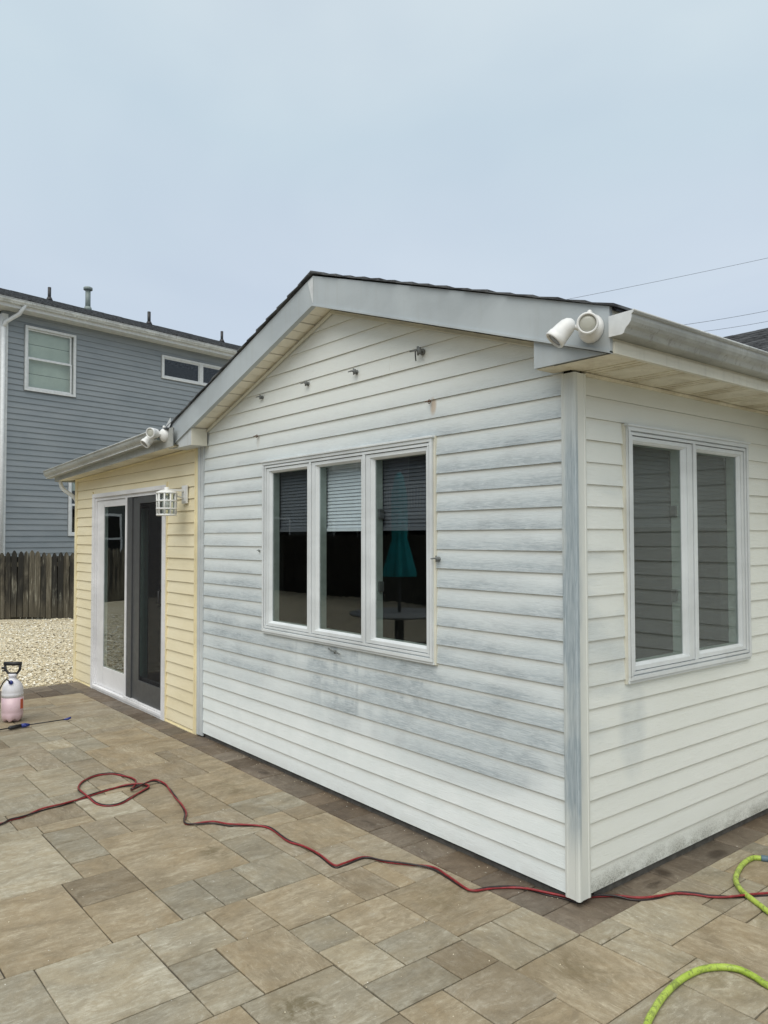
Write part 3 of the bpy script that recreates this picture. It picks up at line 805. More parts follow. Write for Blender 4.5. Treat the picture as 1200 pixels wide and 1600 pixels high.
(-1.68,-1.29,-3.2,-2.88,'n',1),(-0.61,-0.49,-3.17,-2.88,'n',0),(1.41,1.7,-3.2,-2.88,'n',1),(2.68,3.07,-3.17,-2.88,'n',1),(-5.32,-5.03,-3.2,-2.93,'n',0),(-2.52,-2.39,-3.2,-2.96,'n',1),
(1.12,1.41,-3.2,-2.97,'n',1),(3.47,3.57,-3.2,-2.97,'n',1),(-1,-0.71,-3.2,-2.98,'n',1),(-0.71,-0.61,-3.2,-2.98,'n',1),(1.7,1.9,-3.2,-2.98,'n',1),(2.39,2.48,-3.2,-2.98,'n',1),
(3.07,3.18,-3.2,-2.98,'n',1),(0.56,0.95,-3.2,-3.03,'n',1),(0.08,0.36,-3.2,-3.05,'n',0),(3.18,3.47,-3.2,-3.06,'n',1),(-1.88,-1.68,-3.2,-3.07,'n',0),(-1.29,-1,-3.2,-3.08,'n',1),
(-6.2,-5.91,-3.2,-3.11,'n',1),(-5.91,-5.71,-3.2,-3.12,'n',0),(-5.71,-5.32,-3.2,-3.13,'n',1),(0.95,1.07,-3.2,-3.14,'n',1)]
paver_meshes = {}
def paver_mesh(w_, l, mat, key):
    k = (round(w_, 3), round(l, 3), key)
    if k in paver_meshes and len(paver_meshes[k]) >= 3:
        return random.choice(paver_meshes[k])
    g_ = 0.0021
    hw, hl = w_/2-g_, l/2-g_
    ring = []
    for (ax, ay, bx, by) in ((-hw, -hl, hw, -hl), (hw, -hl, hw, hl), (hw, hl, -hw, hl), (-hw, hl, -hw, -hl)):
        L = math.hypot(bx-ax, by-ay)
        n = 3
        for i in range(n):
            t = i/n
            px, py = ax+(bx-ax)*t, ay+(by-ay)*t
            jn = random.uniform(-0.0015, 0.0022) if i else -0.0012
            nx_, ny_ = (by-ay)/L, -(bx-ax)/L
            px -= nx_*jn
            py -= ny_*jn
            if i == 0:
                px *= 1-0.003/hw*0.5
                py *= 1-0.003/hl*0.5
            ring.append((px, py))
    n = len(ring)
    inn = [(p*(1-0.005/hw), q*(1-0.005/hl)) for p, q in ring]
    vs_ = [(p, q, 0.0) for p, q in inn] + [(p, q, -0.0042) for p, q in ring] + [(p, q, -0.04) for p, q in ring]
    fs_ = [tuple(range(n))] + [(i, i+n, (i+1) % n+n, (i+1) % n) for i in range(n)] + [(i+n, i+2*n, (i+1) % n+2*n, (i+1) % n+n) for i in range(n)]
    me = bpy.data.meshes.new('paver')
    me.from_pydata(vs_, [], fs_)
    me.materials.append(mat)
    bm = bmesh.new()
    bm.from_mesh(me)
    bmesh.ops.recalc_face_normals(bm, faces=bm.faces)
    bm.to_mesh(me)
    bm.free()
    paver_meshes.setdefault(k, []).append(me)
    return me

TONES = {'l': (1.24, 1.28, 1.30, 1), 't': (1.03, 0.99, 0.92, 1), 'g': (0.95, 0.99, 1.02, 1), 'b': (0.80, 0.77, 0.73, 1), 'n': (1.0, 1.0, 1.0, 1), 's': (1.12, 1.15, 1.16, 1)}
def seen(x, y):
    d = Vector((x, y, 0)) - CP
    f_ = d.dot(v)
    if f_ < 0.3:
        return 0
    px, py = 600+1200.858*d.dot(r2)/f_, 800-1200.858*d.dot(u2)/f_
    return (1/f_**2) * (1.0 if (-90 < px < 1290 and py < 1720) else 0.001)
allp = []
for x0, x1, y0, y1, t, rot in PAV:
    allp.append((x0, x1, y0, y1, t, rot, 'pav'))
# the brown border course round the walls
gj = [-6.2, -5.906, -5.60, -5.306, -5.09, -4.879, -4.62, -4.40, -4.17, -3.94, -3.754, -3.457, -3.20, -2.976, -2.771, -2.475, -2.266, -1.982, -1.792, -1.493, -1.27, -0.989, -0.772, -0.48, -0.253, -0.051]
for a, c_ in zip(gj, gj[1:]):
    yl = -0.19
    allp.append((a, c_, yl, 0.04, 'n', 1 if random.random() < .7 else 0, 'bord'))
allp.append((-0.051, 0.145, -0.19, 0.04, 'n', 0, 'bord'))
rj = [0.04, 0.25, 0.345, 0.56, 0.874, 1.18, 1.49, 1.72, 2.03]
for a, c_ in zip(rj, rj[1:]):
    allp.append((-0.03, 0.145, a, c_, 'n', 0 if random.random() < .7 else 1, 'bord'))
yy = 0.04
while yy > -6.9:
    h = random.choice((0.2, 0.3, 0.3))
    for a, c_ in ((-6.83, -6.52), (-6.52, -6.2)):
        allp.append((a, c_, yy-h, yy, 'n', 1, 'bord'))
    yy -= h
# beyond the sheet surveyed in the photograph the same bond goes on
yy = -3.2
while yy > -6.7:
    xx = -6.2
    h = random.choice((0.3, 0.4))
    while xx < 5.9:
        w_ = random.choice((0.2, 0.3, 0.4, 0.6))
        allp.append((xx, min(6.0, xx+w_), yy-h, yy, 'n', random.randint(0, 1), 'pav'))
        xx += w_
    yy -= h
xx = 3.6
while xx < 6:
    yy = 2.0
    while yy > -3.2:
        h = random.choice((0.2, 0.3, 0.4))
        allp.append((xx, xx+0.4, yy-h, yy, 'n', 0, 'pav'))
        yy -= h
    xx += 0.4
allp.sort(key=lambda p: -seen((p[0]+p[1])/2, (p[2]+p[3])/2)*(p[1]-p[0])*(p[3]-p[2]))
rest = {'pav': MB(), 'bord': MB()}
for k, (x0, x1, y0, y1, t, rot, kind) in enumerate(allp):
    cx, cy = (x0+x1)/2, (y0+y1)/2
    if k < 296:
        w_, l = x1-x0, y1-y0
        if rot:
            w_, l = l, w_
        me = paver_mesh(w_, l, MT[kind], kind)
        o = bpy.data.objects.new('paver', me)
        COL.objects.link(o)
        o.parent = patio
        o.location = (cx, cy, random.uniform(-0.0016, 0.0016))
        o.rotation_euler = (random.uniform(-.0035, .0035), random.uniform(-.0035, .0035), (PI/2 if rot else 0) + (PI if random.random() < .5 else 0) + random.uniform(-.003, .003))
        tt = TONES[t if t != 'n' else random.choice('nntgstgbn')] if kind == 'pav' else TONES[random.choice('nnbsstlg')]
        f_ = random.uniform(0.89, 1.10)
        o.color = (tt[0]*f_, tt[1]*f_, tt[2]*f_, 1)
    else:
        rest[kind].box(x0+.004, x1-.004, y0+.004, y1-.004, -0.04, random.uniform(-.002, .001))
for kind in rest:
    if rest[kind].v:
        rest[kind].build('far_pavers', MT[kind], patio, kind='stuff')

# =================================================================== THE HOUSE
house = empty('house', (0, 0, 0))
tag(house, 'white and yellow vinyl sided single storey house with low gable and patio doors', 'house')
CX, SL = -1.865, 0.326
zb = lambda x: 3.087 - SL*abs(x-CX)          # lower edge of the rake boards
zt = lambda x: 3.276 - SL*abs(x-CX)          # upper edge
SZ = 2.379                                   # height of the eave soffit
EX = 0.305                                   # eave fascia

def clip(poly, A, B, C):
    out = []
    n = len(poly)
    for i in range(n):
        p, q = poly[i], poly[(i+1) % n]
        fp, fq = A*p[0]+B*p[1]-C, A*q[0]+B*q[1]-C
        if fp <= 0:
            out.append(p)
        if (fp < 0 < fq) or (fq < 0 < fp):
            t = fp/(fp-fq)
            out.append((p[0]+(q[0]-p[0])*t, p[1]+(q[1]-p[1])*t))
    return out

def siding(fn, a0, a1, z0, e, n, openings, planes, name, mat, parent, splits={}, wav=1.0, proud=0.0115, first=0):
    for i in range(first, n):
        lo, hi = z0+i*e, z0+(i+1)*e
        full = [(p, q) for p, q, s_, t in openings if s_ <= lo+.004 and t >= hi-.004]
        part = [(p, q, s_, t) for p, q, s_, t in openings if not (s_ <= lo+.004 and t >= hi-.004) and s_ < hi-.002 and t > lo+.002]
        spans = [(a0, a1)]
        for p, q in full:
            ns = []
            for s0, s1 in spans:
                if q <= s0 or p >= s1:
                    ns.append((s0, s1))
                else:
                    if p-s0 > .01: ns.append((s0, p))
                    if s1-q > .01: ns.append((q, s1))
            spans = ns
        cut = []
        for s0, s1 in spans:
            for sp_ in splits.get(i, []):
                if s0 < sp_ < s1:
                    cut.append((s0, sp_+0.004, 0.0014))
                    s0 = sp_
            cut.append((s0, s1, 0.0))
        for s0, s1, pr_ in cut:
            m = MB(fn)
            ph, am, off = random.uniform(0, 9), random.uniform(.0003, .0016)*wav, random.uniform(-.0008, .0008)*wav
            dd = lambda a, z: proud+pr_ + off + am*math.sin(a*2.7+ph) - (proud-0.0028)*min(1, max(0, (z-lo)/e))
            rects = []
            xs = [s0]
            k = max(1, int((s1-s0)/0.7))
            xs = [s0+(s1-s0)*j/k for j in range(k+1)]
            for p, q, s_, t in part:
                xs += [p, q]
            xs = sorted(set([min(s1, max(s0, x)) for x in xs if s0-1e-6 <= x <= s1+1e-6]))
            for x0, x1 in zip(xs, xs[1:]):
                if x1-x0 < 1e-4:
                    continue
                iv = [(lo, hi)]
                for p, q, s_, t in part:
                    if p <= x0+1e-6 and q >= x1-1e-6:
                        iv = [(max(lo, t), hi)] if s_ <= lo else ([(lo, s_)] if t >= hi else [(lo, s_), (t, hi)])
                for l_, h_ in iv:
                    if h_-l_ < .002:
                        continue
                    pg = [(x0, l_), (x1, l_), (x1, h_), (x0, h_)]
                    for pl in planes:
                        pg = clip(pg, *pl)
                        if len(pg) < 3:
                            break
                    if len(pg) < 3:
                        continue
                    m.poly([(a, z, dd(a, z)) for a, z in pg])
                    bt = [a for a, z in pg if abs(z-l_) < 1e-5]
                    if len(bt) >= 2 and abs(l_-lo) < 1e-5:
                        p0, p1 = min(bt), max(bt)
                        m.poly([(p0, lo, dd(p0, lo)), (p1, lo, dd(p1, lo)), (p1, lo+.0015, 0.0005), (p0, lo+.0015, 0.0005)])
                    # returns at the two ends, so that the board has its wedge thickness
            if not m.v:
                continue
            for xe in (s0, s1):
                tops = [z for (x_, y_, z) in m.v if abs((x_ if fn is G or fn is YG else y_)-xe) < 1e-5]
                if tops and max(tops)-min(tops) > .01:
                    tz = max(tops)
                    m.poly([(xe, lo, dd(xe, lo)), (xe, tz, dd(xe, tz)), (xe, tz, 0.0005), (xe, lo+.0015, 0.0005)])
            m.build(name, mat, parent)
YG = lambda a, z, d: (a, -d, z)

ROW0, RE = 0.0408, 0.1016
W1 = (-2.719, -0.914, 0.958, 2.166)
W2 = (0.373, 1.568, 0.946, 2.159)
rake = [(-SL, 1, 3.087-SL*CX*-1-0.0) , (SL, 1, 3.087+SL*CX)]
rake = [(SL, 1, 3.087+SL*CX), (-SL, 1, 3.087-SL*CX)]
sp_ = {}
for i_ in range(30):
    if i_ >= 22:
        sp_[i_] = [(-2.02, -1.30)[i_ % 2]] if i_ in (24, 25, 27) else []
siding(G, -3.700, -0.055, ROW0, RE, 31, [W1], rake, 'siding_board', MT['wsid'], house, sp_)
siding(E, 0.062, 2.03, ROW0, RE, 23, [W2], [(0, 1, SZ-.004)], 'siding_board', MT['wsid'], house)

# walls behind the boards (with openings), inside faces dim
def wall_with_hole(m, a0, a1, z0, z1, holes, d0, d1, topf=None):
    xs = sorted(set([a0, a1] + [q for h in holes for q in h[:2]]))
    for x0, x1 in zip(xs, xs[1:]):
        iv = [(z0, z1)]
        for p, q, s_, t in holes:
            if p <= x0 and q >= x1:
                iv = [(z0, s_), (t, z1)]
        for l_, h_ in iv:
            if h_-l_ > .001:
                m.box(x0, x1, l_, h_, d0, d1)
ins = 0.03
W1i = (W1[0]+ins, W1[1]-ins, W1[2]+ins, W1[3]-ins)
W2i = (W2[0]+ins, W2[1]-ins, W2[2]+ins, W2[3]-ins)
DR = (-6.37, -4.49, 0.02, 2.06)
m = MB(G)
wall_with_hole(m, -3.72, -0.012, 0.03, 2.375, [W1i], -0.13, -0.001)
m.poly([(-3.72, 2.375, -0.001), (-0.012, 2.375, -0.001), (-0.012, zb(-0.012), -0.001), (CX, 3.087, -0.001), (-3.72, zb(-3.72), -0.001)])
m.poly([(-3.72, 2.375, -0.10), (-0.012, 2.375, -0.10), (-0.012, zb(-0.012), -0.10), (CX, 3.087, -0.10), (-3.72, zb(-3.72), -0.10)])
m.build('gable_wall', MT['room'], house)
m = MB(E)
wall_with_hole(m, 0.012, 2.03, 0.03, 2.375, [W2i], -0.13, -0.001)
m.build('side_wall', MT['roomg'], house)
# foundation strip seen in the gap under the first board
m = MB()
m.box(-3.80, -0.02, 0.012, 0.12, -0.05, 0.030)
m.box(-0.13, -0.006, 0.121, 2.03, -0.05, 0.032)
m.build('foundation', MT['concrete'], house)
# rooms
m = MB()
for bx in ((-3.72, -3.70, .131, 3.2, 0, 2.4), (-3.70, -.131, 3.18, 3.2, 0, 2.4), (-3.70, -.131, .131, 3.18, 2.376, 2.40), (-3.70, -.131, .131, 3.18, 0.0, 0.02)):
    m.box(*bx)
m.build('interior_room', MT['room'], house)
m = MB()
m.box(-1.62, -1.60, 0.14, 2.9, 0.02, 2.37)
m.build('interior_partition', MT['room'], house)

# ---- windows
def window(fn, u0, u1, z0, z1, divs, glass, depth_sign, label, blind_z, jambs):
    w = MB(fn)
    # nested frame steps
    def ring(a0, a1, b0, b1, wd, d0, d1):
        w.box(a0, a1, b1-wd, b1, d0, d1)
        w.box(a0, a1, b0, b0+wd, d0, d1)
        w.box(a0, a0+wd, b0+wd, b1-wd, d0, d1)
        w.box(a1-wd, a1, b0+wd, b1-wd, d0, d1)
    ring(u0, u1, z0, z1, 0.020, -0.02, 0.034)
    ring(u0+.020, u1-.020, z0+.020, z1-.020, 0.006, -0.02, 0.020)
    ring(u0+.026, u1-.026, z0+.026, z1-.026, 0.014, -0.02, 0.029)
    for d in divs:
        w.box(d-.012, d+.012, z0+.040, z1-.040, -0.02, 0.029)
    # drip cap and sill nosing
    w.box(u0-.012, u1+.012, z1, z1+.012, 0.0, 0.042)
    w.box(u0-.004, u1+.004, z0-.014, z0, 0.0, 0.026)
    win = w.build('window', MT['wvinyl'], house, bevel=0.0022)
    tag(win, label)
    jc = MB(fn)
    jc.box(u0-.014, u0, z0-.014, z1+.012, 0.0, 0.018)
    jc.build('trim_channel', MT['cream'], win)
    jc = MB(fn)
    jc.box(u1, u1+.014, z0-.014, z1+.012, 0.0, 0.018)
    jc.build('trim_channel', MT['cream'], win)
    edges = [u0+.040] + [q for d in divs for q in (d-.012, d+.012)] + [u1-.040]
    for k in range(len(divs)+1):
        a0, a1 = edges[2*k], edges[2*k+1]
        ga, gb = glass[k]
        s_ = MB(fn)
        zg0, zg1 = z0+.078, z1-.078
        # sash with a sloping glazing bead
        o_ = [(a0+.0045, z0+.0445), (a1-.0045, z0+.0445), (a1-.0045, z1-.0445), (a0+.0045, z1-.0445)]
        sw = 0.6
        i1 = [(o_[0][0]+(ga-o_[0][0])*sw, o_[0][1]+(zg0-o_[0][1])*sw), (o_[1][0]+(gb-o_[1][0])*sw, o_[1][1]+(zg0-o_[1][1])*sw), (o_[2][0]+(gb-o_[2][0])*sw, o_[2][1]+(zg1-o_[2][1])*sw), (o_[3][0]+(ga-o_[3][0])*sw, o_[3][1]+(zg1-o_[3][1])*sw)]
        i2 = [(p*.4+q*.6, a*.4+c*.6) for (p, a), (q, c) in zip(i1, [(ga, zg0), (gb, zg0), (gb, zg1), (ga, zg1)])]
        i3 = [(ga, zg0), (gb, zg0), (gb, zg1), (ga, zg1)]
        levels = [(o_, -0.02), (o_, 0.022), (i1, 0.022), (i1, 0.017), (i2, 0.012), (i3, 0.003), (i3, -0.005)]
        for (pa, da), (pb_, db) in zip(levels, levels[1:]):
            for q in range(4):
                n_ = (q+1) % 4
                s_.poly([(*pa[q], da), (*pa[n_], da), (*pb_[n_], db), (*pb_[q], db)])
        s_.build('sash', MT['wvinyl'], win)
        p_ = MB(fn)
        p_.box(ga-.003, gb+.003, zg0-.003, zg1+.003, -0.004, 0.0005)
        p_.build('pane', glass_m, win)
        j_ = MB(fn)
        for ja, jb in (((ga-.02, ga-.002)), ((gb+.002, gb+.02))):
            j_.box(ja, jb, zg0-.02, zg1+.02, -JD, -0.006)
        j_.box(ga-.02, gb+.02, zg0-.02, zg0-.002, -JD, -0.006)
        j_.box(ga-.02, gb+.02, zg1+.002, zg1+.02, -JD, -0.006)
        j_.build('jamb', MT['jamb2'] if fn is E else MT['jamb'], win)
        h_ = MB(fn)
        if jambs[k]:
            side = ga if jambs[k] < 0 else gb
            sg = 1 if jambs[k] < 0 else -1
            for hz in (zg0+.30, zg1-.32):
                h_.box(side-.004*sg, side+.016*sg, hz-.03, hz+.03, -0.050, -0.020)
            h_.build('sash_lock', MT['screenf'], win)
    return win

JD = 0.055
glass_m = MT['glass']
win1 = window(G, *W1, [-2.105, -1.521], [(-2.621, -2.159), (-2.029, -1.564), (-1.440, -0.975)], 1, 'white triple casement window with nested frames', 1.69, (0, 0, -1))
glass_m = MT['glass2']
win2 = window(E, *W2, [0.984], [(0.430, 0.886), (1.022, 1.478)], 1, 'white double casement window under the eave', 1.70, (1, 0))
# blinds inside
def blind(fn, a0, a1, z0, z1, d, label, full=0.012, mat='blind'):
    bl = MB(fn)
    n = int((z1-z0)/0.022)
    for i in range(n):
        z = z1-(z1-z0)*i/n
        bl.poly([(a0, z, d-.004), (a1, z, d-.004), (a1, z-.012, d+.001), (a0, z-.012, d+.001)])
        bl.poly([(a0, z-.012, d+.001), (a1, z-.012, d+.001), (a1, z-.0225, d+.004), (a0, z-.0225, d+.004)])
    o_ = empty('window_blind', (0, 0, 0))
    bl.build('slats', MT[mat], o_, kind='stuff')
    r_ = MB(fn)
    r_.box(a0, a1, z0-.022, z0-.002, d-.013, d+.013)
    r_.build('bottom_rail', MT[mat], o_)
    r_ = MB(fn)
    r_.box(a0, a1, z1, z1+.035, d-.02, d+.02)
    r_.build('head_rail', MT[mat], o_)
    tag(o_, label, 'blind')
    return o_
blind(G, -2.64, -2.14, 1.69, 2.09, -0.072, 'half lowered dusky blind behind the left pane of the triple window', mat='blind2')
blind(G, -2.05, -1.545, 1.69, 2.09, -0.072, 'half lowered pale blind behind the middle pane of the triple window')
blind(G, -1.46, -0.96, 1.69, 2.09, -0.072, 'half lowered dusky blind behind the right pane of the triple window', mat='blind2')
blind(E, 0.41, 0.90, 1.70, 2.09, -0.072, 'half lowered blind behind the left pane of the side window', mat='blind2')
blind(E, 1.005, 1.49, 1.70, 2.09, -0.072, 'half lowered blind behind the right pane of the side window', mat='blind2')

# ---- corner posts and upright trims
m = MB()
pts = [(-0.0575, 0.0), (-0.0575, -0.018), (-0.046, -0.020), (-0.044, -0.017), (-0.004, -0.017), (0.0, -0.020), (0.014, -0.020), (0.020, -0.014), (0.020, 0.0), (0.017, 0.004), (0.017, 0.050), (0.020, 0.052), (0.018, 0.064), (0.0, 0.064)]
m.prism(pts, 0.028, SZ-.010, 'z')
m.build('corner_post', MT['corner'], house, label='blue grey weathered corner post between the two white walls')
m = MB()
m.box(-3.800, -3.760, -0.020, 0.0, 0.012, SZ)
m.box(-3.759, -3.700, -0.014, 0.0, 0.012, SZ)
m.box(-3.7055, -3.699, -0.020, -0.0142, 0.04, SZ)
m.build('corner_trim', MT['return'], house, bevel=.002)
# ---- rake boards
def band(m, x0, x1, f0, f1, y0, y1):
    m.prism([(x0, f0(x0)), (x1, f0(x1)), (x1, f1(x1)), (x0, f1(x0))], y0, y1, 'y')
YR = -0.165
for x0, x1 in ((CX, EX), (-4.035, CX)):
    m = MB()
    band(m, x0, x1, zb, zt, YR, YR+.020)
    m.build('rake_board', MT['fascia'], house)
    m = MB()
    band(m, x0, x1, lambda x: zb(x)-.003, lambda x: zb(x)+.007, YR-.010, YR+.024)
    m.build('rake_lip', MT['fascia'], house)
m = MB()
m.prism([(CX-.055, zt(CX-.055)-.012), (CX, zb(CX)+.016), (CX+.004, zb(CX)+.016), (CX+.004, zt(CX)-.012)], YR-.0035, YR-.0005, 'y')
m.build('apex_cap', MT['wtrim'], house)
# soffit panels under the rakes: each piece by itself
for side in (-1, 1):
    n = 22
    L = 2.165
    for k in range(n):
        x0 = CX+side*L*k/n
        x1 = CX+side*(L*(k+1)/n-0.009)
        if side > 0 and x1 > -0.09: break
        if side < 0 and x1 < -3.76: break
        m = MB()
        ex = 0.003 if k % 2 else 0.0
        m.poly([(x0, YR+.02, zb(x0)+.003+ex), (x1, YR+.02, zb(x1)+.003+ex), (x1, 0.0, zb(x1)+.003+ex), (x0, 0.0, zb(x0)+.003+ex)])
        m.poly([(x0, YR+.02, zb(x0)+.003+ex), (x0, YR+.02, zb(x0)+.015), (x0, 0.0, zb(x0)+.015), (x0, 0.0, zb(x0)+.003+ex)])
        m.poly([(x0, YR+.02, zb(x0)+.017), (x1, YR+.02, zb(x1)+.017), (x1, 0.0, zb(x1)+.017), (x0, 0.0, zb(x0)+.017)])
        m.build('soffit_panel', MT['soffit2'], house)
for x0, x1 in ((CX, -0.11), (-3.62, CX)):
    m = MB()
    band(m, x0, x1, lambda x: zb(x)-.026, lambda x: zb(x)-.001, -0.022, -0.0155)
    band(m, x0, x1, lambda x: zb(x)-.026, lambda x: zb(x)-.020, -0.034, -0.0225)
    m.build('rake_channel', MT['cream'], house)
m = MB()
for x0, x1 in ((CX, EX-.02), (-4.0, CX)):
    band(m, x0, x1, lambda x: zb(x)+.020, lambda x: zb(x)+.030, YR+.021, 0.0)
m.build('rake_gap_shade', MT['black'], house)  # black sheet added above the panels so their gaps read as shade
# boxed returns at both ends
m = MB()
m.prism([(-0.100, SZ+.004), (EX-.03, SZ+.004), (-0.100, zb(-.1)-.002)], YR+.012, -0.0225, 'y')
m.build('eave_return', MT['fascia'], house)
m = MB()
m.prism([(-3.630, SZ-.004), (-3.630, zb(-3.63)-.002), (-3.70, zb(-3.70)-.002), (-4.02, zb(-4.02)-.002), (-4.02, SZ-.004)], YR+.004, -0.0225, 'y')
m.build('eave_return', MT['return'], house)
m = MB()
m.box(-3.6297, -3.624, YR+.006, -0.0227, SZ-.004, zb(-3.63)-.002)
m.build('return_side', MT['cream'], house)

# ---- side eave: soffit panels with grooves, fascia, gutter
y = YR+.024
k = 0
while y < 2.03:
    y1 = min(2.03, y+0.302)
    m = MB()
    prof = [(y, 0), (y+.180, 0), (y+.184, .011), (y+.196, .011), (y+.200, 0), (y+.222, 0), (y+.226, .011), (y+.238, .011), (y+.242, 0), (y+.264, 0), (y+.268, .011), (y+.280, .011), (y+.284, 0), (y1-.002, 0), (y1-.001, .008)]
    prof = [(a, c_) for a, c_ in prof if a <= y1]
    for (a, c_), (a2, c2) in zip(prof, prof[1:]):
        m.poly([(0.0, a, SZ+c_), (EX-.011, a, SZ+c_), (EX-.011, a2, SZ+c2), (0.0, a2, SZ+c2)])
    m.box(0.0, EX-.011, y, y1-.001, SZ+.012, SZ+.016)
    m.build('soffit_panel', MT['soffit'], house)
    y = y1
m = MB()
m.box(-0.095, 0.0-.0005, YR+.024, -0.0225, SZ+.0, SZ+.003)
m.build('soffit_panel', MT['soffit'], house)
m = MB()
m.box(EX-.010, EX, YR+.0205, 2.03, SZ-.002, zt(EX)-.012)
m.box(EX+.0002, EX+.010, YR+.0205, 2.03, SZ-.002, SZ+.046)
m.build('eave_fascia', MT['cream'], house)
m = MB()
m.box(0.0005, 0.016, 0.066, 2.03, SZ-.018, SZ-.003)
m.build('frieze_channel', MT['soffit'], house)

def gutter(fn, a0, a1, name, mat, parent, h=0.085, dpt=0.115, n=1, ends=(1, 1), cap=None):
    """K-style: fn(along, out, up)"""
    s_ = h/0.085
    pr = [(0.0, 0.085), (0.0, 0.0), (0.062, 0.0), (0.070, 0.004), (0.074, 0.014), (0.080, 0.024), (0.093, 0.034), (0.102, 0.046), (0.106, 0.060), (0.106, 0.074), (0.113, 0.078), (0.115, 0.084), (0.111, 0.088), (0.103, 0.086)]
    pr = [(p*dpt/.115, q*s_) for p, q in pr]
    m = MB()
    inn = [(p*0.96+0.002, q+0.0022) for p, q in pr]
    for (p, q), (p2, q2) in zip(pr, pr[1:]):
        m.poly([fn(a0, p, q), fn(a1, p, q), fn(a1, p2, q2), fn(a0, p2, q2)])
    for (p, q), (p2, q2) in zip(inn[:-3], inn[1:-2]):
        m.poly([fn(a0, p, q), fn(a1, p, q), fn(a1, p2, q2), fn(a0, p2, q2)])
    o_ = m.build(name, mat, parent)
    for e_, a in zip(ends, (a0, a1)):
        if e_:
            c_ = MB()
            sg = -1 if a == a0 else 1
            q0 = [fn(a, p, q) for p, q in pr[:-1]]
            q1 = [fn(a+sg*0.002, p, q) for p, q in pr[:-1]]
            c_.poly(q0)
            c_.poly(q1)
            for i in range(len(q0)):
                j_ = (i+1) % len(q0)
                c_.poly([q0[i], q0[j_], q1[j_], q1[i]])
            c_.build('end_cap', cap or mat, o_)
    return o_
gutter(lambda a, p, q: (EX+.0005+p, a, 2.440+q), YR-.006, 1.69, 'gutter', MT['gutter'], house, cap=MT['wtrim'])
gt = MB()
gt.tube([(EX+.114, YR-.006, 2.5275), (EX+.114, 1.69, 2.5275)], 0.0045, 8)
gt.build('gutter_lip', MT['gutterw'], house)

# left eave of the gable roof, over the yellow wing
m = MB()
m.box(-4.035, -4.025, YR+.0205, 3.9, SZ, zt(-4.035)-.012)
m.box(-4.0245, -3.74, -0.022, 3.9, SZ, SZ+.012)
m.build('eave_fascia', MT['fascia'], house)

# ---- gable roof: decking and every course of shingles
m = MB()
for x0, x1 in ((CX, EX+.02), (-4.06, CX)):
    m.prism([(x0, zt(x0)-.012), (x1, zt(x1)-.012), (x1, zt(x1)+.001), (x0, zt(x0)+.001)], YR+.021, 4.1, 'y')
deck = m.build('roof', MT['black'], house)
for side in (-1, 1):
    n = 16
    L = 2.20
    for k in range(n):
        a0 = L*(n-k)/n
        a1 = max(0.0, L*(n-k-1)/n - 0.03)
        m = MB()
        yo = YR-.014+random.uniform(-.007, .004)
        x0, x1 = CX+side*a0, CX+side*a1
        z0, z1 = zt(x0)+.0005+.011*(1-a0/L), zt(x1)+.0005+.011*(1-a0/L)
        th = 0.007+.005*(1-a0/L)+random.uniform(0, .004)
        m.prism([(x0, z0+.002), (x0, z0+th+.003), (x1, z1+.0035), (x1, z1+.001)], yo, 4.1, 'y')
        m.build('shingle_course', MT['shingle'], deck)
m = MB()
for k in range(16):
    y = YR-.018+k*0.26
    m.prism([(CX-.15, zt(CX-.15)+.016), (CX, zt(CX)+.018), (CX+.15, zt(CX+.15)+.016), (CX+.15, zt(CX+.15)+.026), (CX, zt(CX)+.030), (CX-.15, zt(CX-.15)+.026)], y, y+.27, 'y')
m.build('ridge_cap', MT['shingle'], deck)

# ---- the yellow wing
sfz = lambda x: 2.306 + (x+7.017)*0.0275       # its eave sags to the far end
DO = (-6.415, -4.448, -0.2, 2.105)
siding(YG, -6.965, -3.868, 0.030, RE, 24, [DO], [(-0.0275, 1, 2.306+7.017*0.0275-.012)], 'siding_board', MT['ysid'], house, wav=1.8, proud=0.0135)
m = MB()
m.box(-7.030, -6.966, -0.020, 0.045, -0.02, sfz(-7.0)-.004)
m.box(-7.030, -7.010, 0.0451, 4.0, 0.0, 2.30)
m.build('corner_post', MT['ytrim'], house, bevel=.002)
m = MB()
m.box(-3.868, -3.852, -0.019, 0.0, -0.015, sfz(-3.86)-.012)
m.box(-3.8515, -3.816, -0.014, 0.0, -0.02, sfz(-3.85)-.012)
m.build('corner_trim', MT['ytrim'], house, bevel=.002)
m = MB()
for a, b_, ta, tb_ in ((-6.966, -6.43, -6.43, -6.417), (-4.43, -3.868, -4.446, -4.4305)):
    m = MB()
    m.box(a, b_, -0.012, 0.0, 0.000, 0.024)
    m.box(a, b_, -0.019, -0.0118, -0.012, 0.008)
    m.build('starter_strip', MT['ytrim'], house)
    m = MB()
    m.box(ta, tb_, -0.019, 0.0, -0.012, 2.13)
    m.build('door_trim', MT['ytrim'], house)
m = MB()
m.prism([(-6.966, sfz(-6.966)-.026), (-3.868, sfz(-3.868)-.026), (-3.868, sfz(-3.868)-.006), (-6.966, sfz(-6.966)-.006)], -0.020, -0.0145, 'y')
m.build('frieze_channel', MT['ytrim'], house)
m = MB(G)
wall_with_hole(m, -7.005, -3.80, 0.0, 2.29, [DR], -0.12, -0.002)
m.build('wing_wall', MT['room'], house)
m = MB()
for bx in ((-7.0, -6.98, .131, 4.0, 0, 2.3), (-7.0, -3.73, 4.0, 4.02, 0, 2.3), (-6.97, -3.73, .131, 3.98, 2.28, 2.30), (-6.97, -3.73, .131, 3.98, -0.03, 0.01), (-3.80, -3.74, .131, 3.98, 0.011, 2.279)):
    m.box(*bx)
m.build('interior_room', MT['room'], house)
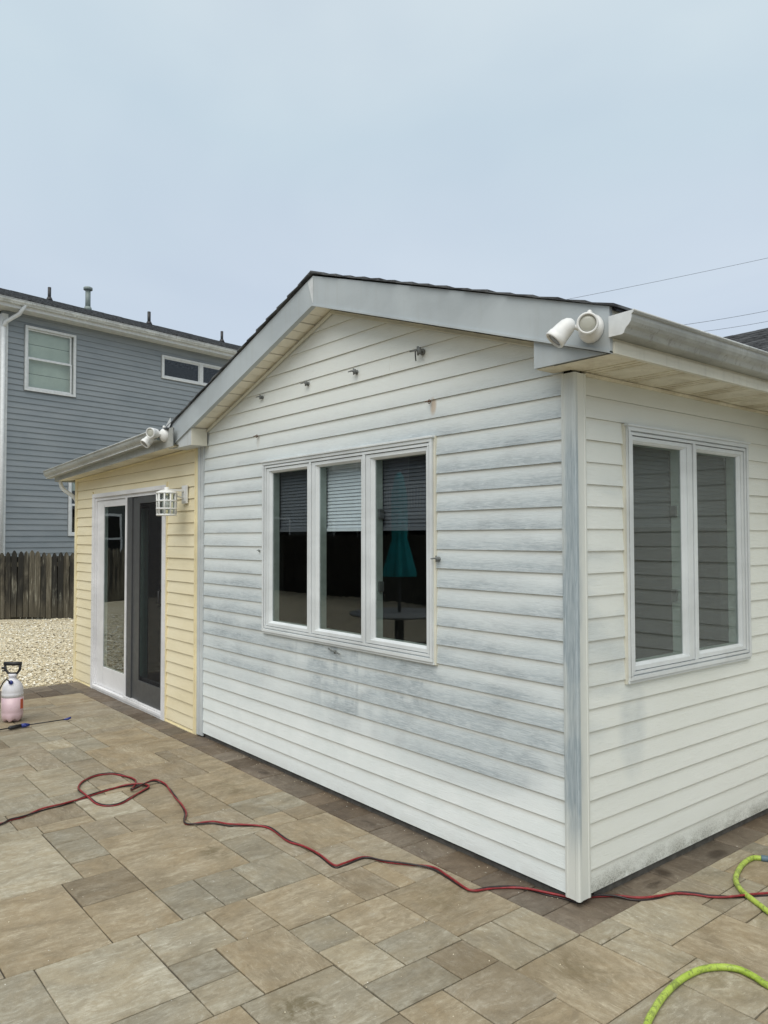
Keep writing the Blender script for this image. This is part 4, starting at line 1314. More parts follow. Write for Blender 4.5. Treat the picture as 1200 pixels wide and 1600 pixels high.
# soffit, fascia, gutter and low roof of the wing
oz = lambda x: 2.280 + (x+7.063)*0.0325
m = MB()
n = 11
for k in range(n):
    x0 = -7.16+(3.30)*k/n
    x1 = -7.16+(3.30)*(k+1)/n-.003
    m = MB()
    m.poly([(x0, 0.0, sfz(x0)), (x1, 0.0, sfz(x1)), (x1, -0.205, oz(x1)+.004), (x0, -0.205, oz(x0)+.004)])
    m.poly([(x0, 0.0, sfz(x0)+.01), (x1, 0.0, sfz(x1)+.01), (x1, -0.205, oz(x1)+.014), (x0, -0.205, oz(x0)+.014)])
    m.poly([(x0, 0.0, sfz(x0)+.01), (x0, 0.0, sfz(x0)), (x0, -0.205, oz(x0)+.004), (x0, -0.205, oz(x0)+.014)])
    m.build('soffit_panel', MT['soffit'], house)
gl0, gl1 = -7.283, -4.06
gz = lambda x: 2.317 + (x-gl0)*0.0400
m = MB()
m.prism([(-7.16, oz(-7.16)), (-3.87, oz(-3.87)), (-3.87, gz(-3.87)+.09), (-7.16, gz(-7.16)+.09)], -0.210, -0.2055, 'y')
m.prism([(-7.165, oz(-7.165)), (-7.16, oz(-7.16)), (-7.16, gz(-7.16)+.09), (-7.165, gz(-7.165)+.09)], -0.210, 4.2, 'y')
m.build('eave_fascia', MT['gutter'], house)
def gfn(a, p, q):
    return (a, -0.2105-p*0.84, gz(a)+q*0.95)
gutter(gfn, gl0, gl1, 'gutter', MT['gutter'], house, ends=(1, 1), cap=MT['pvc'])
gt = MB()
gt.tube([gfn(gl0, .114, .0875), gfn(gl1, .114, .0875)], 0.004, 8)
gt.tube([gfn(gl0, .072, .004), gfn(gl1, .072, .004)], 0.0035, 6)
gt.build('gutter_lip', MT['gutterw'], house)
m = MB()
rz_ = lambda x: gz(x)+.084
m.mesh([(-7.20, -0.235, rz_(-7.20)), (-3.95, -0.235, rz_(-3.95)), (-3.95, 4.2, rz_(-3.95)+.10), (-7.20, 4.2, rz_(-7.20)+.10),
        (-7.20, -0.235, rz_(-7.20)+.012), (-3.95, -0.235, rz_(-3.95)+.012), (-3.95, 4.2, rz_(-3.95)+.115), (-7.20, 4.2, rz_(-7.20)+.115)],
       [(0, 1, 2, 3), (4, 5, 6, 7), (0, 1, 5, 4), (1, 2, 6, 5), (2, 3, 7, 6), (3, 0, 4, 7)])
m.build('wing_roof', MT['shingle'], house)
m = MB()
m.tube(spline([(-7.13, -0.16, 2.30), (-7.125, -0.13, 2.20), (-7.07, -0.02, 2.10), (-7.062, 0.02, 2.0), (-7.062, 0.02, 1.7)], 4), 0.022, 8)
m.tube([(-7.062, 0.02, 1.7), (-7.062, 0.02, 0.1)], 0.030, 8)
m.build('downspout', MT['wtrim'], house)

# ---- sliding patio door
sm_ = NM('insect_screen')
tr_ = sm_.n('ShaderNodeBsdfTransparent')
ms_ = sm_.n('ShaderNodeMixShader')
ms_.inputs[0].default_value = 0.34
sm_.fin((0.03, 0.03, 0.032), 0.9, 0, 0.1)
sm_.t.links.new(tr_.outputs[0], ms_.inputs[1])
sm_.t.links.new(sm_.b.outputs[0], ms_.inputs[2])
sm_.t.links.new(ms_.outputs[0], sm_.out.inputs[0])
mesh_m = sm_.m
DM = MT['dvinyl']
m = MB(G)
m.box(-6.415, -6.352, -0.0, 2.062, -0.02, 0.026)
m.box(-4.520, -4.447, -0.0, 2.062, -0.02, 0.026)
m.box(-6.415, -4.447, 2.0625, 2.103, -0.02, 0.026)
m.box(-6.352, -4.520, 2.030, 2.062, -0.08, 0.004)
m.box(-6.352, -6.335, 0.05, 2.030, -0.08, 0.004)
m.box(-4.552, -4.520, 0.05, 2.030, -0.08, 0.004)
door = m.build('sliding_door', DM, house, bevel=.002)
tag(door, 'white vinyl sliding patio door with a grey screen over its right half')
m = MB(G)
m.box(-6.352, -4.520, -0.02, 0.020, -0.08, 0.020)
m.box(-6.352, -4.520, 0.0205, 0.046, -0.08, 0.030)
m.box(-5.46, -4.530, 0.0465, 0.062, -0.02, 0.022)
m.build('sill', DM, door, bevel=.002)
m = MB(G)
# fixed white panel on the left
m.box(-6.335, -6.125, 0.05, 2.028, -0.05, -0.010)
m.box(-5.462, -5.425, 0.05, 2.028, -0.05, 0.012)
m.box(-6.125, -5.462, 0.05, 0.262, -0.05, -0.010)
m.box(-6.125, -5.462, 1.955, 2.028, -0.05, -0.010)
m.build('fixed_panel', DM, door, bevel=.004)
m = MB(G)
m.box(-6.130, -5.456, 0.258, 1.960, -0.020, -0.014)
m.build('pane', MT['glass2'], door)
# the sliding panel behind the insect screen
m = MB(G)
m.box(-5.424, -5.36, 0.062, 2.028, -0.07, -0.045)
m.box(-4.63, -4.552, 0.062, 2.028, -0.07, -0.045)
m.box(-5.36, -4.63, 0.062, 0.28, -0.07, -0.045)
m.box(-5.36, -4.63, 1.95, 2.028, -0.07, -0.045)
m.build('sliding_panel', MT['screenf'], door)
m = MB(G)
m.box(-5.37, -4.62, 0.27, 1.96, -0.061, -0.056)
m.build('pane', MT['glass'], door)
m = MB(G)
m.box(-5.422, -5.300, 0.064, 2.026, -0.012, 0.004)
m.box(-5.299, -5.130, 0.064, 2.026, -0.022, -0.010)
m.box(-4.588, -4.554, 0.064, 2.026, -0.012, 0.004)
m.box(-5.130, -4.588, 0.064, 0.262, -0.012, 0.000)
m.box(-5.130, -4.588, 1.960, 2.026, -0.012, 0.000)
m.build('screen_frame', MT['screenf'], door, bevel=.002)
m = MB(G)
m.box(-5.128, -4.590, 0.264, 1.958, -0.0085, -0.0070)
m.build('screen_mesh', mesh_m, door)
m = MB(G)
m.tube([(-4.572, 1.02, .006), (-4.572, 1.03, .030), (-4.572, 1.14, .030), (-4.572, 1.15, .006)], 0.007, 6)
m.build('handle', MT['black'], door)
# curtain inside the fixed panel, pale and wide to imitate a reflection
m = MB(G)
cv = []
for i in range(40):
    cv.append((-5.98+0.50*i/39, 0.022*math.sin(i*1.1)+.008*math.sin(i*2.3)))
for (a, d), (a2, d2) in zip(cv, cv[1:]):
    m.poly([(a, 0.05, -0.22+d), (a2, 0.05, -0.22+d2), (a2, 1.93, -0.22+d2), (a, 1.93, -0.22+d)], True)
    m.poly([(a, 0.05, -0.224+d), (a2, 0.05, -0.224+d2), (a2, 1.93, -0.224+d2), (a, 1.93, -0.224+d)], True)
c_ = m.build('curtain', plain('reflection_green_curtain', (0.36, 0.44, 0.41), 0.9), None)
tag(c_, 'curtain inside the left half of the patio door, its pale green imitating a reflection', 'curtain')

# ---- main block of the house behind
siding(lambda a, z, d: (a, 2.03-d, z), 0.064, 5.9, ROW0, RE, 23, [], [(0, 1, SZ-.004)], 'siding_board', MT['wsid'], house)
m = MB()
m.box(0.0, 6.0, 2.0305, 2.16, 0.0, 2.45)
m.box(5.9, 6.0, 2.1605, 11.9, 0.0, 2.45)
m.box(-6.0, -5.9, 4.05, 11.9, 0.0, 2.45)
m.box(-6.0, 6.0, 11.9, 12.0, 0.0, 2.45)
m.build('back_wall', MT['cream'], house)
mz = lambda y: 2.50+0.3333*(y-1.73)
ey = 1.73
m = MB()
m.prism([(ey, SZ), (2.029, SZ), (2.029, SZ+.012), (ey, SZ+.012)], EX+.126, 6.2, 'x')
m.prism([(ey-.010, SZ-.002), (ey, SZ-.002), (ey, mz(ey)-.01), (ey-.010, mz(ey)-.01)], EX+.126, 6.2, 'x')
m.build('eave_fascia', MT['cream'], house)
gutter(lambda a, p, q: (a, ey-.0105-p, 2.440+q), 0.425, 6.2, 'gutter', MT['gutterw'], house, ends=(0, 1))
m = MB()
m.prism([(ey-.02, mz(ey-.02)), (7.0, mz(7.0)), (12.3, mz(7.0)-1.7667), (12.3, mz(7.0)-1.78), (7.0, mz(7.0)-.02), (ey-.02, mz(ey-.02)-.014)], -6.2, 6.2, 'x')
mr_ = m.build('main_roof', MT['black'], house)
m = MB()
y = ey-.03
k = 0
random.seed(21)
while y < 7.0:
    x = -6.2
    while x < 6.2:
        w_ = random.choice((0.16, 0.22, 0.30, 0.36))
        hgt = random.choice((0.004, 0.0085, 0.0085))
        x1 = min(6.2, x+w_)
        if x > -5.2 or k % 2 == 0:
            m.mesh([(x, y, mz(y)+.002), (x1, y, mz(y)+.002), (x1, y, mz(y)+.006+hgt), (x, y, mz(y)+.006+hgt), (x, y+.16, mz(y+.16)+.0025), (x1, y+.16, mz(y+.16)+.0025)], [(0, 1, 2, 3), (3, 2, 5, 4)])
        x = x1
    y += 0.145
    k += 1
m.build('shingles', MT['shingle'], mr_, kind='stuff')

# ---- twin head flood lamps
def flood(base, nrm, heads, label):
    t = empty('flood_light', base)
    tag(t, label, 'flood light', 'flood lights on the eave corners')
    B = Vector(base)
    N = Vector(nrm).normalized()
    m = MB()
    m.lathe([(0.004, 0.0), (0.058, 0.0), (0.060, 0.006), (0.057, 0.020), (0.047, 0.036), (0.030, 0.044), (0.004, 0.046)], B, N, 28)
    m.build('base_plate', MT['lamp'], t, org=tuple(B))
    for hp, hd in heads:
        hp, hd = B+Vector(hp), Vector(hd).normalized()
        m = MB()
        # bullet shaped shade: open front towards hd
        m.lathe([(0.003, -0.070), (0.013, -0.068), (0.026, -0.056), (0.034, -0.038), (0.038, -0.012), (0.040, 0.018), (0.0425, 0.019), (0.0435, 0.044), (0.0415, 0.047), (0.0345, 0.047), (0.0335, 0.034), (0.004, 0.034)], hp, hd, 28)
        h = m.build('lamp_head', MT['lamp'], t, org=tuple(B))
        m = MB()
        m.lathe([(0.003, 0.0345), (0.030, 0.0345), (0.033, 0.037), (0.030, 0.041), (0.016, 0.0435), (0.003, 0.044)], hp, hd, 24)
        m.build('lens', MT['lens'] if hd.z > -0.45 else MT['darklens'], h, org=tuple(B)).location = (0, 0, 0)
        m = MB()
        a = B+N*0.038
        b_ = hp-hd*0.03
        m.tube([a, a.lerp(b_, .5), b_], 0.010, 10)
        mid = a.lerp(b_, .45)
        m.lathe([(0.002, -0.012), (0.010, -0.009), (0.0145, 0), (0.010, 0.009), (0.002, 0.012)], mid, (b_-a), 14)
        m.build('knuckle', MT['lamp'], t, org=tuple(B))
    m = MB()
    m.lathe([(0.002, 0.0), (0.012, 0.0), (0.012, 0.016), (0.007, 0.024), (0.002, 0.026)], B+N*0.018+Vector((0, 0, 0.052)), (0, 0, 1), 12)
    m.build('sensor_cap', MT['lamp'], t, org=tuple(B))
    return t
flood((0.222, YR, 2.492), (0, -1, 0), [((0.050, -0.095, -0.008), (0.50, -0.84, -0.12)), ((-0.062, -0.125, -0.022), (-0.42, -0.52, -0.74))],
      'white twin head flood light on the right eave corner beside the gutter end')
flood((-4.025, -0.205, 2.492), (0.15, -1, 0), [((-0.010, -0.105, 0.010), (0.52, -0.85, -0.12)), ((-0.085, -0.120, -0.050), (0.05, -0.72, -0.70))],
      'white twin head flood light at the left foot of the gable above the yellow wall')
# bent flashing behind the far lamp
m = MB()
m.prism([(-4.13, 2.54), (-3.985, 2.635), (-3.980, 2.58), (-4.02, 2.54)], -0.185, -0.180, 'y')
m.build('bent_flashing', MT['wtrim'], house)

# ---- caged wall lantern
lx, lz = -3.985, 1.93
t = empty('wall_lantern', (-4.045, -0.016, 1.995))
tag(t, 'white caged wall lantern on the yellow boards beside the patio door', 'wall lantern')
O_ = tuple(t.location)
m = MB()
m.box(-4.095, -3.995, -0.030, -0.0155, 1.92, 2.075)
m.box(-4.080, -4.010, -0.036, -0.0302, 1.935, 2.060)
m.build('back_plate', MT['lamp'], t, org=O_, bevel=.002)
m = MB()
m.box(-4.058, -4.032, -0.20, -0.0362, 2.022, 2.040)
m.tube([(-4.045, -0.036, 1.965), (-4.045, -0.10, 1.985), (-4.045, -0.15, 2.02)], 0.007, 8)
m.build('arm', MT['lamp'], t, org=O_)
lc = Vector((-4.045, -0.185, 0))
m = MB()
m.lathe([(0.004, 0.0), (0.084, 0.0), (0.090, 0.004), (0.088, 0.012), (0.05, 0.030), (0.02, 0.036), (0.018, 0.055), (0.004, 0.058)], (lc.x, lc.y, 1.998), (0, 0, 1), 24)
m.build('cap', MT['lamp'], t, org=O_)
m = MB()
m.lathe([(0.068, 0.0), (0.084, 0.0), (0.086, 0.010), (0.080, 0.016), (0.068, 0.016), (0.068, 0.0)], (lc.x, lc.y, 1.812), (0, 0, 1), 24)
m.build('bottom_ring', MT['lamp'], t, org=O_)
for k in range(10):
    a = 2*PI*k/10
    m = MB()
    m.tube([(lc.x+.078*math.cos(a), lc.y+.078*math.sin(a), 1.820), (lc.x+.080*math.cos(a), lc.y+.080*math.sin(a), 2.0)], 0.0075, 6)
    m.build('cage_bar', MT['lamp'], t, org=O_)
for z in (1.872, 1.938):
    m = MB()
    m.tube([(lc.x+.081*math.cos(2*PI*k/24), lc.y+.081*math.sin(2*PI*k/24), z) for k in range(24)], 0.0075, 6, closed=True)
    m.build('cage_ring', MT['lamp'], t, org=O_)
m = MB()
m.lathe([(0.062, 0.0), (0.0645, 0.0), (0.0645, 0.17), (0.062, 0.17)], (lc.x, lc.y, 1.826), (0, 0, 1), 20)
m.build('glass_shade', MT['glass'], t, org=O_)
m = MB()
m.lathe([(0.003, 0.0), (0.014, 0.0), (0.014, 0.03), (0.026, 0.06), (0.030, 0.085), (0.022, 0.108), (0.003, 0.116)], (lc.x, lc.y, 1.985), (0, 0, -1), 16)
m.build('bulb', MT['lamp'], t, org=O_)

# ---- clips and screw eyes left on the gable wall
def clip_(x, z, label, s_=1.0, tail=False):
    t = empty('cable_clip', (x, -0.010, z))
    tag(t, label, 'clip', 'old clips on the gable wall')
    o3 = (x, -0.010, z)
    m = MB()
    m.lathe([(0.002, 0), (0.014*s_, 0), (0.014*s_, 0.006), (0.006*s_, 0.010), (0.002, 0.010)], o3, (0, -1, 0), 12)
    m.build('base_disc', MT['clip'], t, org=o3)
    m = MB()
    m.tube([(x, -0.018, z), (x-.004, -0.045*s_, z+.004), (x-.030*s_, -0.052*s_, z+.001)], [0.006*s_, 0.005*s_, 0.003*s_], 7)
    m.tube([(x-.004, -0.030*s_, z-.016*s_), (x-.004, -0.032*s_, z+.020*s_)], 0.005*s_, 7)
    m.tube([(x+.008*s_, -0.034*s_, z-.014*s_), (x+.012*s_, -0.036*s_, z+.014*s_)], [0.009*s_, 0.007*s_], 7)
    m.build('clip_arm', MT['clip'], t, org=o3)
    if tail:
        m = MB()
        m.tube([(x-.022, -0.046, z+.012), (x-.024, -0.044, z-.018), (x-.022, -0.042, z-.050)], 0.0035, 6)
        m.build('cord_end', MT['black'], t, org=o3)
clip_(-1.005, 2.652, 'largest dark clip high on the gable with a black cord end', 1.35, True)
clip_(-1.610, 2.642, 'grey clip high on the gable, second from the right in the row of four', 1.05)
clip_(-2.150, 2.655, 'grey clip high on the gable, second from the left in the row of four', 1.0)
clip_(-2.755, 2.650, 'leftmost grey clip of the row high on the gable', 0.95)
clip_(-0.880, 1.512, 'light grey clip at mid height right of the triple window', 0.9)
clip_(-2.790, 1.532, 'tiny dark clip at mid height left of the triple window', 0.5)
def eye(x, z, label):
    m = MB()
    m.tube([(x, -0.008, z), (x, -0.026, z)], 0.0028, 6)
    m.tube([(x+.010*math.cos(2*PI*k/12), -0.036+.010*math.sin(2*PI*k/12), z+.004*math.sin(2*PI*k/12)) for k in range(12)], 0.0028, 6, closed=True)
    m.tube([(x+.010*math.cos(2*PI*k/12), -0.020, z+.010*math.sin(2*PI*k/12)) for k in range(12)], 0.0024, 6, closed=True)
    o_ = m.build('screw_eye', MT['rust'], None, org=(x, -0.008, z))
    tag(o_, label, 'screw eye', 'rusty screw eyes on the gable wall')
eye(-0.943, 2.367, 'rusty screw eye above the right end of the triple window with a brown stain')
eye(-2.820, 2.372, 'small screw eye up left of the triple window')
m = MB()
m.tube(spline([(-1.90, -0.022, 0.925), (-1.86, -0.030, 0.918), (-1.80, -0.034, 0.912), (-1.765, -0.030, 0.905)], 4), 0.0045, 6)
m.tube([(-1.835, -0.010, 0.914), (-1.835, -0.034, 0.916)], 0.006, 6)
m.tube([(-1.815, -0.030, 0.905), (-1.800, -0.036, 0.922)], 0.007, 6)
tag(m.build('cleat', MT['clip'], None, org=(-1.835, -0.01, 0.914)), 'small grey rope cleat on the board just below the triple window', 'cleat')

# =================================================================== NEIGHBOUR'S GREY HOUSE
P0 = Vector((-16.3565, 1.2481, 0))
Dg = Vector((-0.19444, 0.98092, 0))
Ng = Vector((0.98092, 0.19444, 0))
H = lambda s_, z, d: P0 + Dg*s_ + Ng*d + Vector((0, 0, z))
nb = empty('neighbour_house', tuple(P0))
tag(nb, 'blue grey two storey house behind the picket fence with white windows and eaves', 'house')
NW = (0.481, 1.697, 4.973, 6.458)
NW2 = (4.079, 7.6, 5.815, 6.435)
NW3 = (1.558, 2.66, 1.672, 3.10)
LEN = 14.0
m = MB(H)
for bx in ((0.0, LEN, 0.0, 6.86, -0.12, -0.002),):
    xs = sorted([0.0, LEN, 0.52, 1.66, 4.12, 7.56, 1.60, 2.62])
    wall_with_hole(m, 0.0, LEN, 0.0, 6.70, [(0.52, 1.66, 5.01, 6.42), (4.12, 7.56, 5.855, 6.395), (1.6601, 2.62, 1.71, 3.06)], -0.12, -0.002)
wl = m.build('wall', MT['gsid'], nb, org=tuple(P0))
m = MB(H)
m.box(0.0, LEN, 0, 6.70, -7.1, -7.0)
m.box(0.0, 0.1, 0, 6.70, -6.999, -0.1205)
m.box(LEN-.1, LEN, 0, 6.70, -6.999, -0.1205)
m.box(0.1, LEN-.1, 3.6, 3.7, -6.999, -0.1205)
m.box(0.1, LEN-.1, 0.1, 6.6, -1.6, -1.5)
m.build('back_wall', MT['roomg'], nb, org=tuple(P0))
# lap boards of the wall, about 7 pixels each
m = MB(H)
random.seed(3)
e_ = 0.1310
z = 1.016-e_*7
openings = [NW, NW2, NW3]
while z < 6.70:
    lo, hi = z, min(6.70, z+e_)
    cuts = sorted(set([0.105, LEN] + [q for o4 in openings for q in (o4[0]-.02, o4[1]+.02)]))
    for x0, x1 in zip(cuts, cuts[1:]):
        iv = [(lo, hi)]
        for p, q, s0, s1 in openings:
            if p-.021 <= x0 and q+.021 >= x1 and s0-.02 < hi and s1+.02 > lo:
                iv = [w2 for w2 in ((lo, s0-.02), (s1+.02, hi)) if w2[1]-w2[0] > .004]
        for a, b_ in iv:
            dd = 0.022-0.018*(a-lo)/e_
            de = 0.022-0.018*(b_-lo)/e_
            m.poly([(x0, a, dd), (x1, a, dd), (x1, b_, de), (x0, b_, de)])
            m.poly([(x0, a, dd), (x1, a, dd), (x1, a+.002, 0.0), (x0, a+.002, 0.0)])
    z += e_
m.build('siding_boards', MT['gsid'], nb, org=tuple(P0), kind='stuff')
m = MB(H)
m.box(-0.03, 0.10, 0.0, 6.62, 0.0, 0.03)
m.box(-0.03, -0.001, 0.0, 6.62, -0.10, -0.0005)
m.build('corner_board', MT['wtrim'], nb, org=tuple(P0))
def nwin(o4, mull, sashes, label):
    a0, a1, b0, b1 = o4
    m = MB(H)
    fw = 0.055
    m.box(a0, a1, b1-fw, b1, -0.02, 0.045)
    m.box(a0, a1, b0, b0+fw, -0.02, 0.050)
    m.box(a0, a0+fw, b0+fw, b1-fw, -0.02, 0.045)
    m.box(a1-fw, a1, b0+fw, b1-fw, -0.02, 0.045)
    for q in mull:
        m.box(q-.045, q+.045, b0+fw, b1-fw, -0.02, 0.040)
    wn = m.build('window', MT['wtrim'], nb, org=tuple(P0))
    tag(wn, label)
    for x0, x1, y0, y1, d in sashes:
        s_ = MB(H)
        t_ = 0.035
        s_.box(x0, x1, y1-t_, y1, d, d+.025)
        s_.box(x0, x1, y0, y0+t_, d, d+.025)
        s_.box(x0, x0+t_, y0+t_, y1-t_, d, d+.025)
        s_.box(x1-t_, x1, y0+t_, y1-t_, d, d+.025)
        q = s_.build('sash', MT['wtrim'], wn, org=tuple(P0))
        q.location = (0, 0, 0)
        s_ = MB(H)
        s_.box(x0+t_-.003, x1-t_+.003, y0+t_-.003, y1-t_+.003, d+.008, d+.013)
        q = s_.build('pane', MT['glass'], wn, org=tuple(P0))
        q.location = (0, 0, 0)
    return wn
wn = nwin(NW, [], [(.537, 1.60, 5.03, 5.735, .002), (.537, 1.60, 5.722, 6.40, -.026)], 'tall upstairs double hung window with sage blinds')
m = MB(H)
for k, (z0_, z1_) in enumerate(((5.03, 5.38), (5.39, 5.74), (5.75, 6.06), (6.07, 6.42))):
    m.box(0.525, 1.655, z0_, z1_, -.075-.004*(k % 2), -.068-.004*(k % 2))
q = m.build('shade', MT['shade'], wn, org=tuple(P0))
q.location = (0, 0, 0)
nwin(NW2, [5.335, 6.50], [(4.134, 5.29, 5.87, 6.38, -.01), (5.38, 6.455, 5.87, 6.38, -.01), (6.545, 7.545, 5.87, 6.38, -.01)], 'wide low upstairs window in three lights')
wn = nwin(NW3, [], [(1.613, 2.605, 1.727, 2.42, .002), (1.613, 2.605, 2.40, 3.045, -.026)], 'ground floor double hung window partly hidden by the yellow wing')
m = MB(H)
m.box(1.66, 2.58, 2.75, 3.05, -.075, -.068)
q = m.build('shade', MT['shade'], wn, org=tuple(P0))
q.location = (0, 0, 0)
# eaves
m = MB(H)
m.box(-0.4, LEN+.4, 6.700, 6.715, -0.2, 0.34)
m.build('soffit', MT['wtrim'], nb, org=tuple(P0))
m = MB(H)
m.box(-0.4, LEN+.4, 6.700, 6.90, 0.3405, 0.355)
m.build('fascia', MT['wtrim'], nb, org=tuple(P0))
gg = gutter(lambda a, p, q: tuple(H(a, 6.775+q, .356+p)-P0), -0.42, LEN+.4, 'gutter', MT['gutterw'], nb, h=.10, dpt=.12)
m = MB(H)
m.prism([(0.48, 6.90), (-3.5, 8.22), (-7.4, 6.90), (-7.4, 6.86), (-3.5, 8.17), (0.48, 6.86)], -0.45, LEN+.45, 'x') if 0 else None
rs = [(0.47, 6.905), (-3.45, 8.27), (-7.4, 6.905), (-7.4, 6.86), (-3.45, 8.22), (0.47, 6.86)]
va = [(-0.45, z_, d_) for d_, z_ in rs] + [(LEN+.45, z_, d_) for d_, z_ in rs]
m.mesh(va, [tuple(range(6)), tuple(range(11, 5, -1))] + [(i, (i+1) % 6, 6+(i+1) % 6, 6+i) for i in range(6)])
rf = m.build('roof', MT['shingle'], nb, org=tuple(P0))
m = MB(H)
k = 0
while k < 27:
    d0 = 0.475-k*0.146
    z0_ = 6.905+(0.47-d0)*0.3482
    x = -0.45
    while x < LEN+.45:
        w_ = random.choice((.3, .45, .6))
        x1 = min(LEN+.45, x+w_)
        h_ = random.choice((.006, .012))
        m.poly([(x, z0_+.002, d0), (x1, z0_+.002, d0), (x1, z0_+.006+h_, d0), (x, z0_+.006+h_, d0)])
        m.poly([(x, z0_+.006+h_, d0), (x1, z0_+.006+h_, d0), (x1, z0_+.0545, d0-.15), (x, z0_+.0545, d0-.15)])
        x = x1
    k += 1
q = m.build('shingles', MT['shingle'], rf, org=tuple(P0), kind='stuff')
q.location = (0, 0, 0)
def rz2(d): return 6.905+(0.47-d)*0.3482
for s0, d_, h_, rr, mat, lab in ((2.75-.16, -3.1, .30, .045, 'black', None), (5.72, -3.1, .33, .05, 'black', None), (8.5, -3.1, .30, .045, 'black', None)):
    m = MB(H)
    zb_ = rz2(d_)
    m.tube([(s0, zb_-.05, d_), (s0, zb_+h_+.06, d_)], rr, 10)
    m.tube([(s0, zb_-.03, d_), (s0, zb_+.09, d_)], [rr*2.4, rr*1.2], 10)
    m.build('vent_pipe', MT[mat], nb, org=tuple(P0))
m = MB(H)
s0, d_ = 3.72, -3.1
zb_ = rz2(d_)
m.tube([(s0, zb_-.05, d_), (s0, zb_+.60, d_)], .072, 12)
m.tube([(s0, zb_+.55, d_), (s0, zb_+.565, d_), (s0, zb_+.63, d_), (s0, zb_+.65, d_)], [.09, .125, .125, .09], 14)
m.tube([(s0, zb_-.04, d_), (s0, zb_+.08, d_)], [.13, .09], 12)
m.build('flue', MT['pvc'], nb, org=tuple(P0), label='grey capped flue, thicker than the black vents')
m = MB(H)
m.tube([(0.30, 6.80, .40), (0.22, 6.60, .30), (0.02, 6.42, .10), (-0.02, 6.30, .075)], .045, 8)
m.tube([(-0.02, 6.30, .075), (-0.02, 0.1, .075)], .045, 8)
m.build('downspout', MT['wtrim'], nb, org=tuple(P0))

# =================================================================== PICKET FENCE
F0 = Vector((-14.30, 1.50, 0))
Df = Vector((0.50, 0.866, 0)).normalized()
Df = (Vector((-13.942, 2.114, 0))-Vector((-14.648, 0.894, 0))).normalized()
Nf = Vector((Df.y, -Df.x, 0))
fence = empty('picket_fence', tuple(F0))
tag(fence, 'mould blackened wooden picket fence with pointed tops behind the gravel', 'fence')
random.seed(77)
pk = []
for v_ in range(3):
    w_, h_ = 0.0505-.002*v_, 1.33
    pr = [(-w_, 0.0), (w_, 0.0), (w_, h_-.125), (w_*.95, h_-.085), (w_*.72, h_-.045), (w_*.30, h_-.008), (0, h_), (-w_*.30, h_-.008), (-w_*.72, h_-.045), (-w_*.95, h_-.085), (-w_, h_-.125)]
    m = MB()
    m.prism(pr, -0.009, 0.009, 'y')
    me = bpy.data.meshes.new('picket')
    me.from_pydata(m.v, [], m.f)
    me.materials.append(MT['picket'])
    pk.append(me)
ang = math.atan2(Df.y, Df.x)
for k in range(-110, 44):
    o_ = bpy.data.objects.new('picket', random.choice(pk))
    COL.objects.link(o_)
    o_.parent = fence
    o_.location = Df*(k*0.1105+random.uniform(-.004, .004)) + Nf*random.uniform(-.006, .006) + Vector((0, 0, random.uniform(-.02, .02)+.02))
    o_.rotation_euler = (random.uniform(-.012, .012), random.uniform(-.012, .012), ang+random.uniform(-.03, .03))
    o_.scale = (random.uniform(.95, 1.12), 1, random.uniform(.985, 1.01))
for z in (0.30, 1.05):
    m = MB(lambda a, q, d: Df*a - Nf*d + Vector((0, 0, q)))
    m.box(-12.2, 4.9, z, z+.085, .010, .048)
    m.build('rail', MT['picket'], fence)
for a in (-12.1, -9.8, -7.5, -5.2, -2.9, -0.5, 1.9, 4.3):
    m = MB(lambda p, q, d: Df*p - Nf*d + Vector((0, 0, q)))
    m.box(a, a+.09, -0.05, 1.22, .049, .138)
    m.build('post', MT['picket'], fence)
# weathered skirt of pale wood between the pickets' backs
m = MB(lambda p, q, d: Df*p - Nf*d + Vector((0, 0, q)))
for k in range(-111, 45):
    a = k*0.1105+.055
    m.box(a-.045, a+.045, 0.0, 1.25+random.uniform(-.015, .015), .050+.004*(k % 2), .062+.004*(k % 2))
m.build('back_boards', MT['picket'], fence, kind='stuff')

# =================================================================== OVERHEAD LINES
def wire(p, q, dist, label, rr):
    a = CP + ray(*p)*dist
    b_ = CP + ray(*q)*(dist*1.02)
    d = (b_-a)
    pts = []
    for i in range(25):
        t = -0.55+3.0*i/24
        w3 = a+d*t
        w3.z -= 0.0
        pts.append(w3 + Vector((0, 0, 0.10*(t-0.5)**2 - .025)))
    m = MB()
    m.tube(pts, rr, 6)
    o_ = m.build('overhead_line', MT['black'], None)
    tag(o_, label, 'power line', 'overhead lines beyond the roofs')
wire((885, 468), (1200, 403), 30, 'highest thin overhead line rising to the right from the roof edge', .0065)
wire((1065, 508), (1200, 485.5), 30, 'middle overhead line over the gutter at the right', .0075)
wire((1090, 519), (1200, 502), 30, 'lowest overhead line just above the dark shingle roof at the right', .007)

